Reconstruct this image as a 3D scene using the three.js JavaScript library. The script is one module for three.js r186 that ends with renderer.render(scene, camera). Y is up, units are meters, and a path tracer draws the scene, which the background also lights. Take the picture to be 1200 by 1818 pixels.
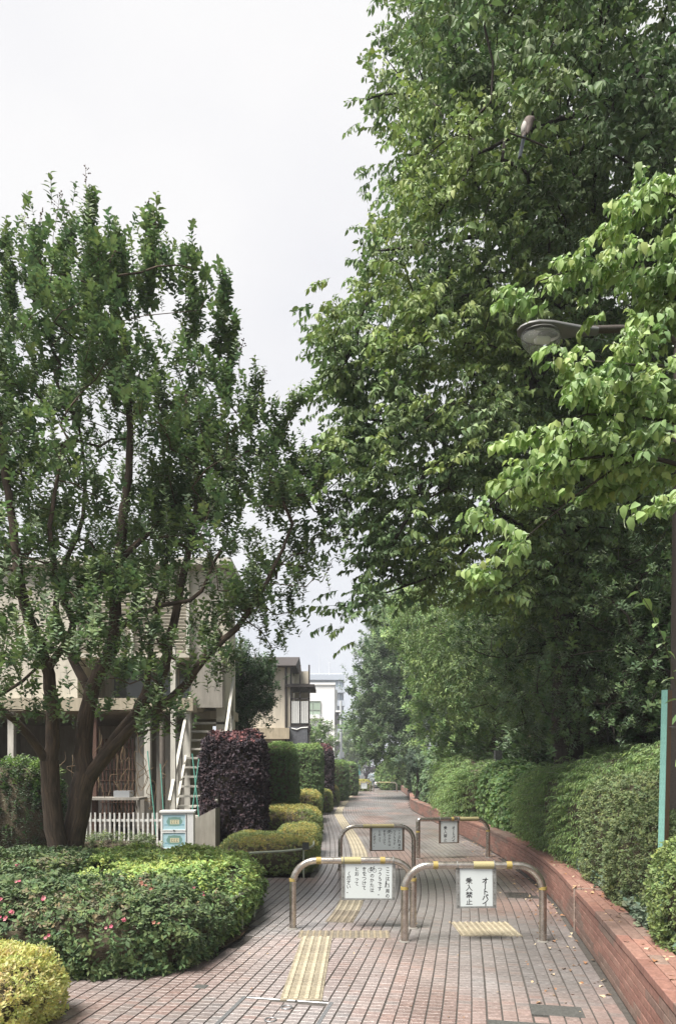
import * as THREE from 'three';
import { mergeGeometries } from 'three/addons/utils/BufferGeometryUtils.js';

// ---------------------------------------------------------------- camera, sky, sun, exposure
const scene = new THREE.Scene();
const FOCAL = 1200, PW = 1200, PH = 1818, EYE = 1.6, HORIZON = 1370;
const camera = new THREE.PerspectiveCamera(2 * Math.atan(PH / 2 / FOCAL) * 180 / Math.PI, PW / PH, 0.1, 900);
camera.position.set(0, EYE, 0);
camera.setViewOffset(PW, PH, 0, PH / 2 - HORIZON, PW, PH);      // upright camera, lens shifted upward
const renderer = new THREE.WebGLRenderer({ antialias: true });
renderer.setSize(675, 1024);
renderer.toneMapping = THREE.LinearToneMapping;
renderer.toneMappingExposure = 2.55;
renderer.shadowMap.enabled = true;

const sun = new THREE.DirectionalLight(0xfff8ee, 3.9);
sun.position.set(-15, 40, 2);
sun.target.position.set(0, 0, -12);
sun.castShadow = true;
sun.shadow.radius = 45;
sun.shadow.mapSize.set(2048, 2048);
Object.assign(sun.shadow.camera, { left: -30, right: 30, top: 30, bottom: -30, near: 1, far: 120 });
scene.add(sun, sun.target);

function mulberry(a) { return () => { a |= 0; a = a + 0x6D2B79F5 | 0; let t = Math.imul(a ^ a >>> 15, 1 | a); t = t + Math.imul(t ^ t >>> 7, 61 | t) ^ t; return ((t ^ t >>> 14) >>> 0) / 4294967296; }; }
let rnd = mulberry(20240611);
const rr = (a, b) => a + (b - a) * rnd();
const pick = (a) => a[Math.floor(rnd() * a.length)];
const clamp = (x, a, b) => Math.min(b, Math.max(a, x));
const V = (x, y, z) => new THREE.Vector3(x, y, z);

// value noise (hash based)
function h3(x, y, z, s = 0) { let n = Math.imul(x, 374761393) + Math.imul(y, 668265263) + Math.imul(z, 2147483647 ^ 0x5bd1e995) + Math.imul(s, 1274126177); n = Math.imul(n ^ n >>> 13, 1274126177); n = Math.imul(n ^ n >>> 15, 2246822519); return ((n ^ n >>> 16) >>> 0) / 4294967296; }
const sm = (t) => t * t * (3 - 2 * t);
function vnoise(x, y, z, s = 0, per = 0) {
  const xi = Math.floor(x), yi = Math.floor(y), zi = Math.floor(z), fx = sm(x - xi), fy = sm(y - yi), fz = sm(z - zi);
  const w = per ? (v) => ((v % per) + per) % per : (v) => v;
  const g = (i, j, k) => h3(w(xi + i), w(yi + j), zi + k, s);
  const l = (a, b, t) => a + (b - a) * t;
  return l(l(l(g(0, 0, 0), g(1, 0, 0), fx), l(g(0, 1, 0), g(1, 1, 0), fx), fy), l(l(g(0, 0, 1), g(1, 0, 1), fx), l(g(0, 1, 1), g(1, 1, 1), fx), fy), fz);
}
function fbm(x, y, z, oct = 4, s = 0, per = 0) { let a = 0.5, t = 0, n = 0; for (let i = 0; i < oct; i++) { t += a * vnoise(x, y, z, s + i * 7, per); n += a; a *= 0.5; x *= 2; y *= 2; z *= 2; per *= 2; } return t / n; }

{ // bright hazy cloud cover, a little bluer towards the horizon
  const w = 1024, h = 512, data = new Float32Array(w * h * 4);
  for (let j = 0; j < h; j++) for (let i = 0; i < w; i++) {
    const el = ((j + 0.5) / h - 0.5) * Math.PI, az = i / w * 2 * Math.PI, up = Math.sin(el);
    const q = 1 / (Math.max(up, 0) + 0.25), cx = Math.cos(az) * Math.cos(el) * q * 1.6, cz = Math.sin(az) * Math.cos(el) * q * 1.6;
    const n = fbm(cx + 11, cz + 5, up * 2 + 3, 5, 3), k = clamp((n - 0.32) * 2.6, 0, 1), hz = Math.pow(1 - clamp(up, 0, 1), 4);
    const c = [0.318 + 0.08 * k - 0.03 * hz, 0.322 + 0.073 * k - 0.008 * hz, 0.352 + 0.047 * k + 0.01 * hz].map((v) => v * 0.96);
    const o = (j * w + i) * 4;
    for (let m = 0; m < 3; m++) data[o + m] = up < -0.02 ? 0.3 : c[m];
    data[o + 3] = 1;
  }
  const sky = new THREE.DataTexture(data, w, h, THREE.RGBAFormat, THREE.FloatType);
  sky.mapping = THREE.EquirectangularReflectionMapping; sky.magFilter = THREE.LinearFilter; sky.needsUpdate = true;
  scene.background = sky; scene.environment = sky;
  scene.fog = new THREE.FogExp2(0xe6edf4, 0.0013);
}

// ---------------------------------------------------------------- helpers
const P = (px, py, d) => V((px - 600) * d / FOCAL, EYE + (HORIZON - py) * d / FOCAL, -d);   // a point of the place, d metres along the path from where one stands
const used = {};
function numbered(n) { used[n] = (used[n] ?? -1) + 1; return used[n] ? `${n}_${String(used[n]).padStart(3, '0')}` : n; }
function shadowed(m) { m.castShadow = m.receiveShadow = true; return m; }
const GROUPS = { barrier: 'pipe barriers across the path', low_hedge: 'low gold tipped hedges along the path', green_hedge: 'tall clipped green hedge blocks', purple_hedge: 'tall clipped purple hedge blocks', azalea_hedge: 'azalea hedges in the tree bed', box_hedge: 'clipped hedges above the brick wall', round_shrub: 'loose shrubs on the bank', evergreen_shrub: 'evergreens along the bank top', evergreen_tree: 'evergreen trees', broadleaf_tree: 'broadleaf trees along the path', cherry_tree: 'large drooping trees on the bank', pipe_rail: 'thin pale pipe rails' };
function thing(name, label, category, pos = [0, 0, 0], turn = 0, group) {
  const o = new THREE.Group(); o.name = numbered(name); o.position.set(...pos); o.rotation.y = turn;
  o.userData = { label, category }; if (group ?? GROUPS[name]) o.userData.group = group ?? GROUPS[name]; scene.add(o); return o;
}
function structure(name, geo, mat) { const m = shadowed(new THREE.Mesh(geo, mat)); m.name = name; m.userData.kind = 'structure'; scene.add(m); return m; }
function part(parent, name, geo, mat, pos, rot) {
  const m = shadowed(new THREE.Mesh(geo, mat)); m.name = name;
  if (pos) m.position.set(...pos); if (rot) m.rotation.set(...rot);
  parent.add(m); return m;
}
function noiseTex(size, fn, srgb = false) {
  const data = new Uint8Array(size * size * 4);
  for (let j = 0; j < size; j++) for (let i = 0; i < size; i++) { const c = fn(i / size, j / size), o = (j * size + i) * 4; for (let m = 0; m < 3; m++) data[o + m] = clamp(Math.round((c.length ? c[m] : c) * 255), 0, 255); data[o + 3] = 255; }
  const t = new THREE.DataTexture(data, size, size); t.wrapS = t.wrapT = THREE.RepeatWrapping; t.magFilter = THREE.LinearFilter; t.minFilter = THREE.LinearMipmapLinearFilter; t.generateMipmaps = true;
  if (srgb) t.colorSpace = THREE.SRGBColorSpace; t.needsUpdate = true; return t;
}
const lin = (r, g, b) => new THREE.Color().setRGB(r, g, b);
const grain = noiseTex(256, (u, v) => { const n = fbm(u * 16, v * 16, 1, 4, 5, 16), m = fbm(u * 64, v * 64, 2, 2, 9, 64); return 0.62 + 0.26 * n + 0.22 * m; }, true);
const grainBump = noiseTex(256, (u, v) => 0.5 * fbm(u * 64, v * 64, 4, 2, 19, 64) + 0.5 * fbm(u * 24, v * 24, 6, 3, 29, 24));
const roughTex = noiseTex(256, (u, v) => 0.72 + 0.28 * fbm(u * 10, v * 10, 4, 4, 49, 10));
const barkTex = noiseTex(256, (u, v) => { const n = fbm(u * 10, v * 4, 1, 4, 61, 0), m = fbm(u * 40, v * 10, 5, 2, 67, 0); return [0.55 + 0.5 * n + 0.12 * (m - .5), 0.55 + 0.48 * n + 0.12 * (m - .5), 0.55 + 0.42 * n + 0.1 * (m - .5)]; }, true);
const barkBump = noiseTex(256, (u, v) => 0.6 * fbm(u * 12, v * 5, 1, 4, 71, 0) + 0.4 * fbm(u * 50, v * 14, 1, 2, 73, 0));
const soilTex = noiseTex(256, (u, v) => { const n = fbm(u * 8, v * 8, 1, 5, 81, 8), m = fbm(u * 64, v * 64, 1, 2, 87, 64); const k = 0.35 + 0.5 * n + 0.4 * (m - 0.5); return [k * 1.05, k * 0.95, k * 0.8]; }, true);
const plasterTex = noiseTex(256, (u, v) => { const n = fbm(u * 6, v * 3, 1, 5, 91, 0), m = fbm(u * 30, v * 4, 2, 3, 97, 0); const k = 0.72 + 0.2 * n + 0.14 * m; return [k, k * 0.99, k * 0.965]; }, true);
const rep = (t, x, y) => { const c = t.clone(); c.repeat.set(x, y); c.needsUpdate = true; return c; };
const std = (color, o = {}) => new THREE.MeshStandardMaterial({ color, roughness: 0.8, ...o });
const leafMat = (color, o = {}) => new THREE.MeshPhysicalMaterial({ color, vertexColors: true, roughness: 0.95, transmission: 0.34, thickness: 0, clearcoat: 0.22, clearcoatRoughness: 0.42, side: THREE.DoubleSide, ...o });

function boxGeo(w, h, d, x = 0, y = 0, z = 0) { const g = new THREE.BoxGeometry(w, h, d); g.translate(x, y, z); const p = g.attributes.position, n = g.attributes.normal, uv = g.attributes.uv; for (let i = 0; i < p.count; i++) { const a = Math.abs(n.getX(i)) > 0.5 ? p.getZ(i) : p.getX(i), b = Math.abs(n.getY(i)) > 0.5 ? p.getZ(i) : p.getY(i); uv.setXY(i, a, b); } return g; }
const merge = (list) => mergeGeometries(list.map((g) => { const q = g.index ? g.toNonIndexed() : g; for (const k of Object.keys(q.attributes)) if (!['position', 'normal', 'uv'].includes(k)) q.deleteAttribute(k); return q; }));
function chamferBox(w, h, d, c, uo = 0, vo = 0) {      // block with chamfered top edges, its top at y = 0, uv in metres
  const x = w / 2, z = d / 2, A = [[-x + c, 0, -z + c], [x - c, 0, -z + c], [x - c, 0, z - c], [-x + c, 0, z - c]], B = [[-x, -c, -z], [x, -c, -z], [x, -c, z], [-x, -c, z]], C = B.map(([a, , e]) => [a, -h, e]);
  const pos = [], uv = []; const quad = (a, b, e, f) => { for (const q of [a, b, e, a, e, f]) { pos.push(...q); uv.push(q[0] + uo + q[1] * 0.7, q[2] + vo + q[1] * 0.7); } };
  quad(A[3], A[2], A[1], A[0]);
  for (let i = 0; i < 4; i++) { const j = (i + 1) % 4; quad(A[i], A[j], B[j], B[i]); quad(B[i], B[j], C[j], C[i]); }
  const g = new THREE.BufferGeometry(); g.setAttribute('position', new THREE.Float32BufferAttribute(pos, 3)); g.setAttribute('uv', new THREE.Float32BufferAttribute(uv, 2)); g.computeVertexNormals(); return g;
}
function bar(a, b, r, sides = 8) { const dir = b.clone().sub(a), l = dir.length(), g = new THREE.CylinderGeometry(r, r, l, sides); g.translate(0, l / 2, 0); g.applyQuaternion(new THREE.Quaternion().setFromUnitVectors(V(0, 1, 0), dir.normalize())); g.translate(a.x, a.y, a.z); return g; }
function beam(a, b, w, t) { const dir = b.clone().sub(a), l = dir.length(), g = new THREE.BoxGeometry(w, l, t); g.translate(0, l / 2, 0); g.applyQuaternion(new THREE.Quaternion().setFromUnitVectors(V(0, 1, 0), dir.normalize())); g.translate(a.x, a.y, a.z); return g; }
function spline(table) { return (d) => { const n = table.length; if (d <= table[0][0]) { const [a, b] = table; return a[1] + (d - a[0]) * (b[1] - a[1]) / (b[0] - a[0]); } if (d >= table[n - 1][0]) { const a = table[n - 2], b = table[n - 1]; return b[1] + (d - b[0]) * (b[1] - a[1]) / (b[0] - a[0]); } let i = 0; while (table[i + 1][0] < d) i++; const [x0, y0] = table[i], [x1, y1] = table[i + 1], h = x1 - x0, t = (d - x0) / h; const sl = (k) => { if (k <= 0 || k >= n - 1) return (table[Math.min(k + 1, n - 1)][1] - table[Math.max(k - 1, 0)][1]) / (table[Math.min(k + 1, n - 1)][0] - table[Math.max(k - 1, 0)][0]); return (table[k + 1][1] - table[k - 1][1]) / (table[k + 1][0] - table[k - 1][0]); }; const t2 = t * t, t3 = t2 * t; return (2 * t3 - 3 * t2 + 1) * y0 + (t3 - 2 * t2 + t) * h * sl(i) + (-2 * t3 + 3 * t2) * y1 + (t3 - t2) * h * sl(i + 1); }; }

// ---------------------------------------------------------------- ground, path, wall
const rightEdge = spline([[1.5, 1.3], [4.31, 1.893], [5.85, 2.2], [6.81, 2.38], [8.46, 2.68], [10.4, 2.92], [12.3, 3.04], [14.3, 3.1], [17.5, 3.1], [25, 3.08], [29, 3.15], [33, 3.5], [41, 4.3], [53, 5.1], [90, 7]]);
const leftEdge = spline([[10.2, -0.3], [14, -0.36], [19, -0.45], [27, -0.66], [35, -0.3], [55, 0.9], [90, 3]]);
const sway = spline([[1.5, -0.6], [4.3, 0], [6.5, 0.42], [8.46, 0.78], [10.4, 1.0], [12.3, 1.09], [14.3, 1.09], [17.5, 1.02], [23, 0.82], [26, 0.76], [32, 0.86], [38, 1.2], [48, 1.8], [60, 2.4], [90, 4]]);
const inBed = (x, d) => { const k = (cx, cd, rx, rd) => ((x - cx) / rx) ** 2 + ((d - cd) / rd) ** 2 < 1; return k(-2.4, 6.6, 1.32, 1.42) || k(-1.7, 6.75, 0.84, 1.36) || k(-3.9, 7, 1.9, 1.9) || k(-2.2, 8, 1.2, 1.0); };
const inFrontBed = (x, d) => x < -1.82 && d < 4.6 && d > 3.1;
const tactileX = spline([[7.25, 0.02], [7.7, 0.09], [8.2, 0.15], [10, 0.31], [12.8, 0.42], [15, 0.4], [17.5, 0.32], [23, 0.1], [26, 0.02], [32, 0.2], [38, 0.5], [48, 1.05], [60, 1.75]]);
const onTactile = (x, d) => {
  if (d > 4.73 && d < 6.48) { const c = -0.258 + (d - 4.76) * 0.031; return Math.abs(x - c) < 0.1; }
  if (d >= 6.52 && d < 6.77 && x > -0.36 && x < 0.48) return true;
  if (d >= 6.6 && d < 7.14 && x > 1.23 && x < 1.76) return true;
  if (d > 7.2) return Math.abs(x - tactileX(d)) < 0.1;
  return false;
};
const coverAt = { x: -0.42, d: 4.42, turn: -0.2 };   // brick filled access cover
const onCoverRail = (x, d) => { const c = Math.cos(coverAt.turn), s = Math.sin(coverAt.turn), dx = x - coverAt.x, dd = d - coverAt.d, u = dx * c + dd * s, v = -dx * s + dd * c; const m = Math.max(Math.abs(u) - 0.315, Math.abs(v) - 0.33); return m > -0.05 && m < 0.02; };
const patches = [[1.46, 4.52, 0.17, 0.1], [1.17, 4.26, 0.22, 0.055], [-1.02, 5.03, 0.05, 0.04]];
const onPatch = (x, d) => patches.some(([px, pd, w, h]) => Math.abs(x - px) < w - 0.02 && Math.abs(d - pd) < h - 0.01);
const onDrain = (x, d) => Math.abs(x - 2.36) < 0.16 && Math.abs(d - 8.75) < 0.22;
const paved = (x, d) => {
  if (x > rightEdge(d) - 0.055) return false;
  if (d > 10.2) return x > leftEdge(d) - 0.05;
  if (x < -5.5) return false;
  return !inBed(x, d) && !inFrontBed(x, d);
};
{
  const soil = std(0xffffff, { color: lin(0.13, 0.1, 0.07), map: rep(soilTex, 1 / 1.5, 1 / 1.5), bumpMap: rep(grainBump, 2, 2), bumpScale: 0.02, roughness: 0.95 });
  const g = new THREE.PlaneGeometry(700, 700, 1, 1); g.rotateX(-Math.PI / 2); g.translate(0, -0.06, -200);
  { const p = g.attributes.position, uv = g.attributes.uv; for (let i = 0; i < p.count; i++) uv.setXY(i, p.getX(i), p.getZ(i)); }
  structure('ground', g, soil);
  // soil in the planting beds
  const bed = new THREE.CircleGeometry(1, 24); bed.rotateX(-Math.PI / 2);
  const beds = [[-2.4, 6.6, 1.28, 1.38], [-1.7, 6.75, 0.8, 1.32], [-3.9, 7, 1.86, 1.86], [-2.2, 8, 1.16, 0.96]].map(([x, d, a, b], i) => { const q = bed.clone(); q.scale(a, 1, b); q.translate(x, 0.02 + i * 0.004, -d); return q; });
  structure('bed_soil', merge(beds), soil);
}
const pathMortar = std(lin(0.085, 0.078, 0.07), { roughness: 0.95, map: grain, bumpMap: grainBump, bumpScale: 0.004 });
const path = (() => {
  // bedding sheet under the bricks, following the path
  const pos = [], uv = [];
  const strip = (d0, d1, xa, xb) => { const q = (x, d) => [x, -0.0075, -d]; const a = q(xa(d0), d0), b = q(xb(d0), d0), c = q(xb(d1), d1), e = q(xa(d1), d1); for (const k of [a, b, c, a, c, e]) { pos.push(...k); uv.push(k[0] * 2, k[2] * 2); } };
  for (let d = 1.5; d < 90; d += d < 12 ? 0.25 : 1) { const e = d + (d < 12 ? 0.25 : 1); strip(d, e, (t) => t < 10.19 ? -5.6 : leftEdge(t) - 0.12, (t) => rightEdge(t) + 0.03); }
  const g = new THREE.BufferGeometry(); g.setAttribute('position', new THREE.Float32BufferAttribute(pos, 3)); g.setAttribute('uv', new THREE.Float32BufferAttribute(uv, 2)); g.computeVertexNormals();
  return structure('brick_path', g, pathMortar);
})();
{
  const W = 0.1, GAP = 0.013, geos = [0, 1, 2, 3].map((i) => chamferBox(W - GAP, 0.04, 0.0591, 0.0012, i * 0.37, i * 0.61));
  const longs = [0, 1].map((i) => chamferBox(W - GAP, 0.04, 0.197, 0.0035, i * 0.37, i * 0.61));
  const base = { roughness: 0.36, map: rep(grain, 3, 3), roughnessMap: rep(roughTex, 2, 2), bumpMap: rep(grainBump, 5, 5), bumpScale: 0.0009 };
  const tone = (x, d) => {
    const red = fbm(x * 0.9 + 30, d * 0.5, 2, 3, 101) + 0.035 * clamp(x, -1, 2), k = rnd();
    let c = [0.262, 0.242, 0.238];
    if (k < 0.25) c = [0.25, 0.236, 0.234]; else if (k > 0.92) c = [0.275, 0.238, 0.226];
    const s = clamp((red - 0.5) * 4.5, 0, 1) * 0.8; c = [c[0] * (1 + 0.3 * s), c[1] * (1 - 0.04 * s), c[2] * (1 - 0.14 * s)];
    const st = 0.5 + 0.9 * fbm(x * 1.7 + 7, d * 1.1, 9, 5, 131), v = rr(0.92, 1.08) * st;
    return lin(c[0] * v, c[1] * v, c[2] * v);
  };
  const list = [];
  for (let k = -75; k < 70; k++) {
    const u = k * W; let d = 1.9 + rnd() * 0.06, shift = 0;
    while (d < 88) {
      const len = d < 26 ? 0.06 : 0.2, dm = d + len / 2; if (rnd() < 0.02) shift = rr(-0.003, 0.003);
      const x = u + sway(dm) + shift; d += len;
      if (!paved(x, dm) || onTactile(x, dm) || onCoverRail(x, dm) || onPatch(x, dm) || onDrain(x, dm)) continue;
      if (Math.abs(x) > dm * 0.62 + 1.2) continue;
      const slope = (sway(dm + 0.05) - sway(dm - 0.05)) / 0.1;
      list.push([x, dm, len, -Math.atan(slope), tone(x, dm)]);
    }
  }
  const near = list.filter(([x, d]) => d > 4.3 && Math.abs(x) < d * 0.5 && x > -1.9).sort((a, b) => a[1] - b[1]).slice(0, 300), taken = new Set(near);
  const tones = new Map();
  near.forEach(([x, d, , a, c], i) => {
    const q = c.clone(), key = [q.r, q.g, q.b].map((v) => Math.round(v * 40)).join(); if (!tones.has(key)) tones.set(key, std(q, base));
    part(path, 'brick', geos[i % 4], tones.get(key), [x, rr(-0.0006, 0.0008), -d], [rr(-0.005, 0.005), a, rr(-0.006, 0.006)]);
  });
  const rest = list.filter((b) => !taken.has(b)), m4 = new THREE.Matrix4(), e = new THREE.Euler(), q = new THREE.Quaternion();
  const sets = [...geos.map((g, i) => [g, rest.filter((b, j) => b[2] < 0.1 && j % 4 === i)]), ...longs.map((g, i) => [g, rest.filter((b, j) => b[2] > 0.1 && j % 2 === i)])];
  const im = std(0xffffff, base);
  for (const [g, items] of sets) {
    const mesh = shadowed(new THREE.InstancedMesh(g, im, items.length)); mesh.name = 'brick_field'; mesh.userData.kind = 'stuff';
    items.forEach(([x, d, , a, c], i) => { q.setFromEuler(e.set(rr(-0.005, 0.005), a, rr(-0.006, 0.006))); mesh.setMatrixAt(i, m4.compose(V(x, rr(-0.0006, 0.0008), -d), q, V(1, 1, 1))); mesh.setColorAt(i, c); });
    path.add(mesh);
  }
  // tactile guide tiles with raised bars
  const tinted = (g, c) => { g.setAttribute('color', new THREE.Float32BufferAttribute(Array.from({ length: g.attributes.position.count }, () => c).flat(), 3)); return g; };
  const tile = (n, worn) => mergeGeometries([tinted(chamferBox(0.297, 0.03, 0.297, 0.003), worn ? [0.8, 0.8, 0.8] : [0.72, 0.7, 0.66]), ...Array.from({ length: n }, (_, i) => { const b = tinted(chamferBox(0.03 * (n > 4 ? 0.75 : 1), 0.012, 0.28, 0.0025), worn ? [1.15, 1.12, 1.0] : [1.12, 1.1, 1.05]); b.translate((i - (n - 1) / 2) * 0.296 / n, worn ? 0.004 : 0.0085, 0); return b; })]);
  const t4 = tile(4, false), t5 = tile(5, false), tw = tile(5, true);
  const tb = { vertexColors: true, roughness: 0.6, map: rep(grain, 1.5, 1.5), roughnessMap: roughTex, bumpMap: rep(grainBump, 4, 4), bumpScale: 0.0015 };
  const yel = [[0.46, 0.415, 0.315], [0.42, 0.38, 0.295], [0.48, 0.435, 0.335]].map((c) => std(lin(...c), tb)), wornM = [[0.3, 0.26, 0.2], [0.27, 0.235, 0.185]].map((c) => std(lin(...c), tb));
  for (let i = 0; i < 6; i++) { const d = 4.88 + i * 0.3; if (d > 6.45) break; part(path, 'tactile_tile', t4, yel[i % 3], [-0.258 + (d - 4.76) * 0.031, 0.006, -d], [0, -0.031, 0]); }
  for (let i = 0; i < 3; i++) part(path, 'tactile_tile', tw, wornM[i % 2], [-0.24 + i * 0.3, 0.005, -6.64], [0, -0.03, 0]);
  for (let i = 0; i < 4; i++) part(path, 'tactile_tile', t5, yel[(i * 2) % 3], [1.345 + (i % 2) * 0.3, 0.006, -(6.715 + (i >> 1) * 0.3)]);
  for (let d = 7.32, i = 0; d < 60; d += 0.3, i++) { const x = tactileX(d), s = (tactileX(d + 0.15) - tactileX(d - 0.15)) / 0.3; part(path, 'tactile_tile', t4, d < 7.9 ? wornM[i % 2] : yel[i % 3], [x, 0.006, -d], [0, -Math.atan(s), 0]); }
  const patchM = std(lin(0.095, 0.098, 0.092), { map: rep(grain, 4, 4), roughness: 0.9, bumpMap: rep(grainBump, 6, 6), bumpScale: 0.004 });
  for (const [x, d, w, h] of patches) part(path, 'mortar_patch', chamferBox(w * 2, 0.03, h * 2, 0.004), patchM, [x, 0.0045, -d], [0, -0.2, 0]);
}
{ // steel framed access cover, its tray filled with the path's bricks
  const t = thing('access_cover', 'square steel frame of a brick filled access cover set in path', 'manhole cover', [coverAt.x, 0, -coverAt.d], coverAt.turn);
  const steel = std(lin(0.36, 0.37, 0.38), { metalness: 0.7, roughness: 0.42, map: rep(grain, 6, 6) });
  for (const s of [-1, 1]) { part(t, 'frame_rail', chamferBox(0.032, 0.03, 0.68, 0.003), steel, [s * 0.315, 0.002, 0]); part(t, 'frame_rail', chamferBox(0.59, 0.03, 0.02, 0.003), steel, [0, 0.0015, s * 0.33]); }
  for (const s of [-1, 1]) part(t, 'lifting_ring', (() => { const g = new THREE.TorusGeometry(0.036, 0.006, 6, 20); g.rotateX(Math.PI / 2); return g; })(), steel, [s * 0.02 + 0.02, 0.003, s * -0.12 - 0.05]);
  const dr = thing('drain_grate', 'small iron drain grate in the bricks by the wall foot', 'drain', [2.36, 0, -8.75], -0.18);
  const iron = std(lin(0.1, 0.095, 0.085), { metalness: 0.5, roughness: 0.6, map: rep(grain, 6, 6) });
  part(dr, 'frame', merge([chamferBox(0.3, 0.03, 0.03, 0.003).translate(0, 0, -0.18), chamferBox(0.3, 0.03, 0.03, 0.003).translate(0, 0, 0.18), chamferBox(0.03, 0.03, 0.33, 0.003).translate(-0.135, 0, 0), chamferBox(0.03, 0.03, 0.33, 0.003).translate(0.135, 0, 0)]), iron, [0, 0.001, 0]);
  for (let i = -3; i <= 3; i++) part(dr, 'grate_bar', chamferBox(0.015, 0.02, 0.33, 0.002), iron, [i * 0.034, -0.001, 0]);
}
{ // low brick retaining wall on the right
  const H = 0.42, TH = 0.26, t = thing('retaining_wall', 'low curved red brick retaining wall along the path edge', 'wall');
  const mortar = std(lin(0.3, 0.2, 0.165), { map: rep(grain, 2, 2), roughness: 0.95 });
  const pos = []; const q4 = (a, b, c, d) => pos.push(...a, ...b, ...c, ...a, ...c, ...d);
  for (let d = 1.6; d < 60; d += 0.4) { const e = d + 0.4, a = rightEdge(d) + 0.012, b = rightEdge(e) + 0.012, y = H - 0.012; q4([a, -0.05, -d], [b, -0.05, -e], [b, y, -e], [a, y, -d]); q4([a, y, -d], [b, y, -e], [b + TH, y, -e], [a + TH, y, -d]); q4([a + TH, y, -d], [b + TH, y, -e], [b + TH, -0.05, -e], [a + TH, -0.05, -d]); }
  const g = new THREE.BufferGeometry(); g.setAttribute('position', new THREE.Float32BufferAttribute(pos, 3)); g.setAttribute('uv', new THREE.Float32BufferAttribute(new Float32Array(pos.length / 3 * 2).map((_, i) => pos[(i >> 1) * 3 + (i & 1 ? 2 : 1)]), 2)); g.computeVertexNormals();
  part(t, 'core', g, mortar);
  const L = 0.21, C = 0.06, J = 0.006, bm = { roughness: 0.72, map: rep(grain, 2.5, 2.5), roughnessMap: roughTex, bumpMap: rep(grainBump, 5, 5), bumpScale: 0.0015 };
  const face = [0, 1, 2].map((i) => { const b = chamferBox(L - J, 0.05, C - J, 0.003, i * 0.3, i * 0.7); b.rotateX(Math.PI / 2); b.rotateY(-Math.PI / 2); return b; });   // its face looks to -x
  const cap = [0, 1, 2].map((i) => { const b = chamferBox(0.086, 0.05, L - J, 0.004, i * 0.5, i * 0.2); return b; });
  const items = [];
  let arc = 0, last = 1.6;
  for (let d = 1.6; d < 58; d += 0.002) { /* walk along the wall by arc length */
    const s = (rightEdge(d + 0.01) - rightEdge(d)) / 0.01; arc += 0.002 * Math.sqrt(1 + s * s);
    if (arc >= L / 2) { arc -= L / 2; items.push([d, Math.atan(s)]); }
  }
  const bricks = [];
  items.forEach(([d, a], i) => {
    if (d > 6.79 && d < 6.85) return;
    for (let r = 0; r < 7; r++) if ((i + r) % 2 === 0) bricks.push({ g: face[(i + r) % 3], x: rightEdge(d) + 0.001, y: 0.03 + r * C, d, a, kind: 0 });
    for (let r = 0; r < 3; r++) if ((i + r) % 2 === 0) { const nx = Math.cos(a), nz = Math.sin(a), o = 0.038 + r * 0.091; bricks.push({ g: cap[(i + r) % 3], x: rightEdge(d) + nx * o, y: H + 0.002, d: d - nz * o, a, kind: 1 }); }
  });
  for (const b of bricks) {
    const st = fbm(b.d * 1.3, b.y * 5, 4, 4, 211), v = rr(0.86, 1.1) * (0.7 + 0.55 * st), k = rnd();
    let c = k < 0.5 ? [0.355, 0.19, 0.15] : k < 0.8 ? [0.325, 0.17, 0.136] : [0.37, 0.208, 0.166];
    if (st < 0.44) c = [c[0] * 0.84, c[1] * 1.06, c[2] * 1.1];
    b.c = lin(c[0] * v, c[1] * v, c[2] * v);
  }
  bricks.sort((a, b) => Math.abs(a.d - 4.6) - Math.abs(b.d - 4.6));
  const mats = new Map();
  const rot = (b) => [0, -b.a, 0];
  for (const b of bricks.slice(0, 300)) { const key = [b.c.r, b.c.g, b.c.b].map((v) => Math.round(v * 30)).join(); if (!mats.has(key)) mats.set(key, std(b.c, bm)); part(t, b.kind ? 'coping_brick' : 'brick', b.g, mats.get(key), [b.x + rr(-0.0012, 0.0012), b.y, -b.d], rot(b)); }
  const rest = bricks.slice(300), wm = std(0xffffff, bm), m4 = new THREE.Matrix4(), qq = new THREE.Quaternion(), e = new THREE.Euler();
  for (const g of [...face, ...cap]) { const it = rest.filter((b) => b.g === g), im = shadowed(new THREE.InstancedMesh(g, wm, it.length)); im.name = 'brickwork'; im.userData.kind = 'stuff'; it.forEach((b, i) => { qq.setFromEuler(e.set(...rot(b))); im.setMatrixAt(i, m4.compose(V(b.x + rr(-0.0012, 0.0012), b.y, -b.d), qq, V(1, 1, 1))); im.setColorAt(i, b.c); }); t.add(im); }
  const jd = 6.82; part(t, 'mortar_joint', merge([boxGeo(0.014, H + 0.03, 0.016, 0, (H + 0.03) / 2 - 0.02, 0), boxGeo(0.27, 0.012, 0.016, 0.135, H + 0.001, 0)]), std(lin(0.42, 0.33, 0.28), { map: grain }), [rightEdge(jd) - 0.002, 0, -jd], [0, -0.18, 0]);
}
const bankY = (x, d) => 0.36 + 0.62 * clamp((x - rightEdge(d) - 0.3) / 2.2, 0, 1) ** 1.2 + 0.05 * clamp(x - rightEdge(d) - 2.5, 0, 12);
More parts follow.
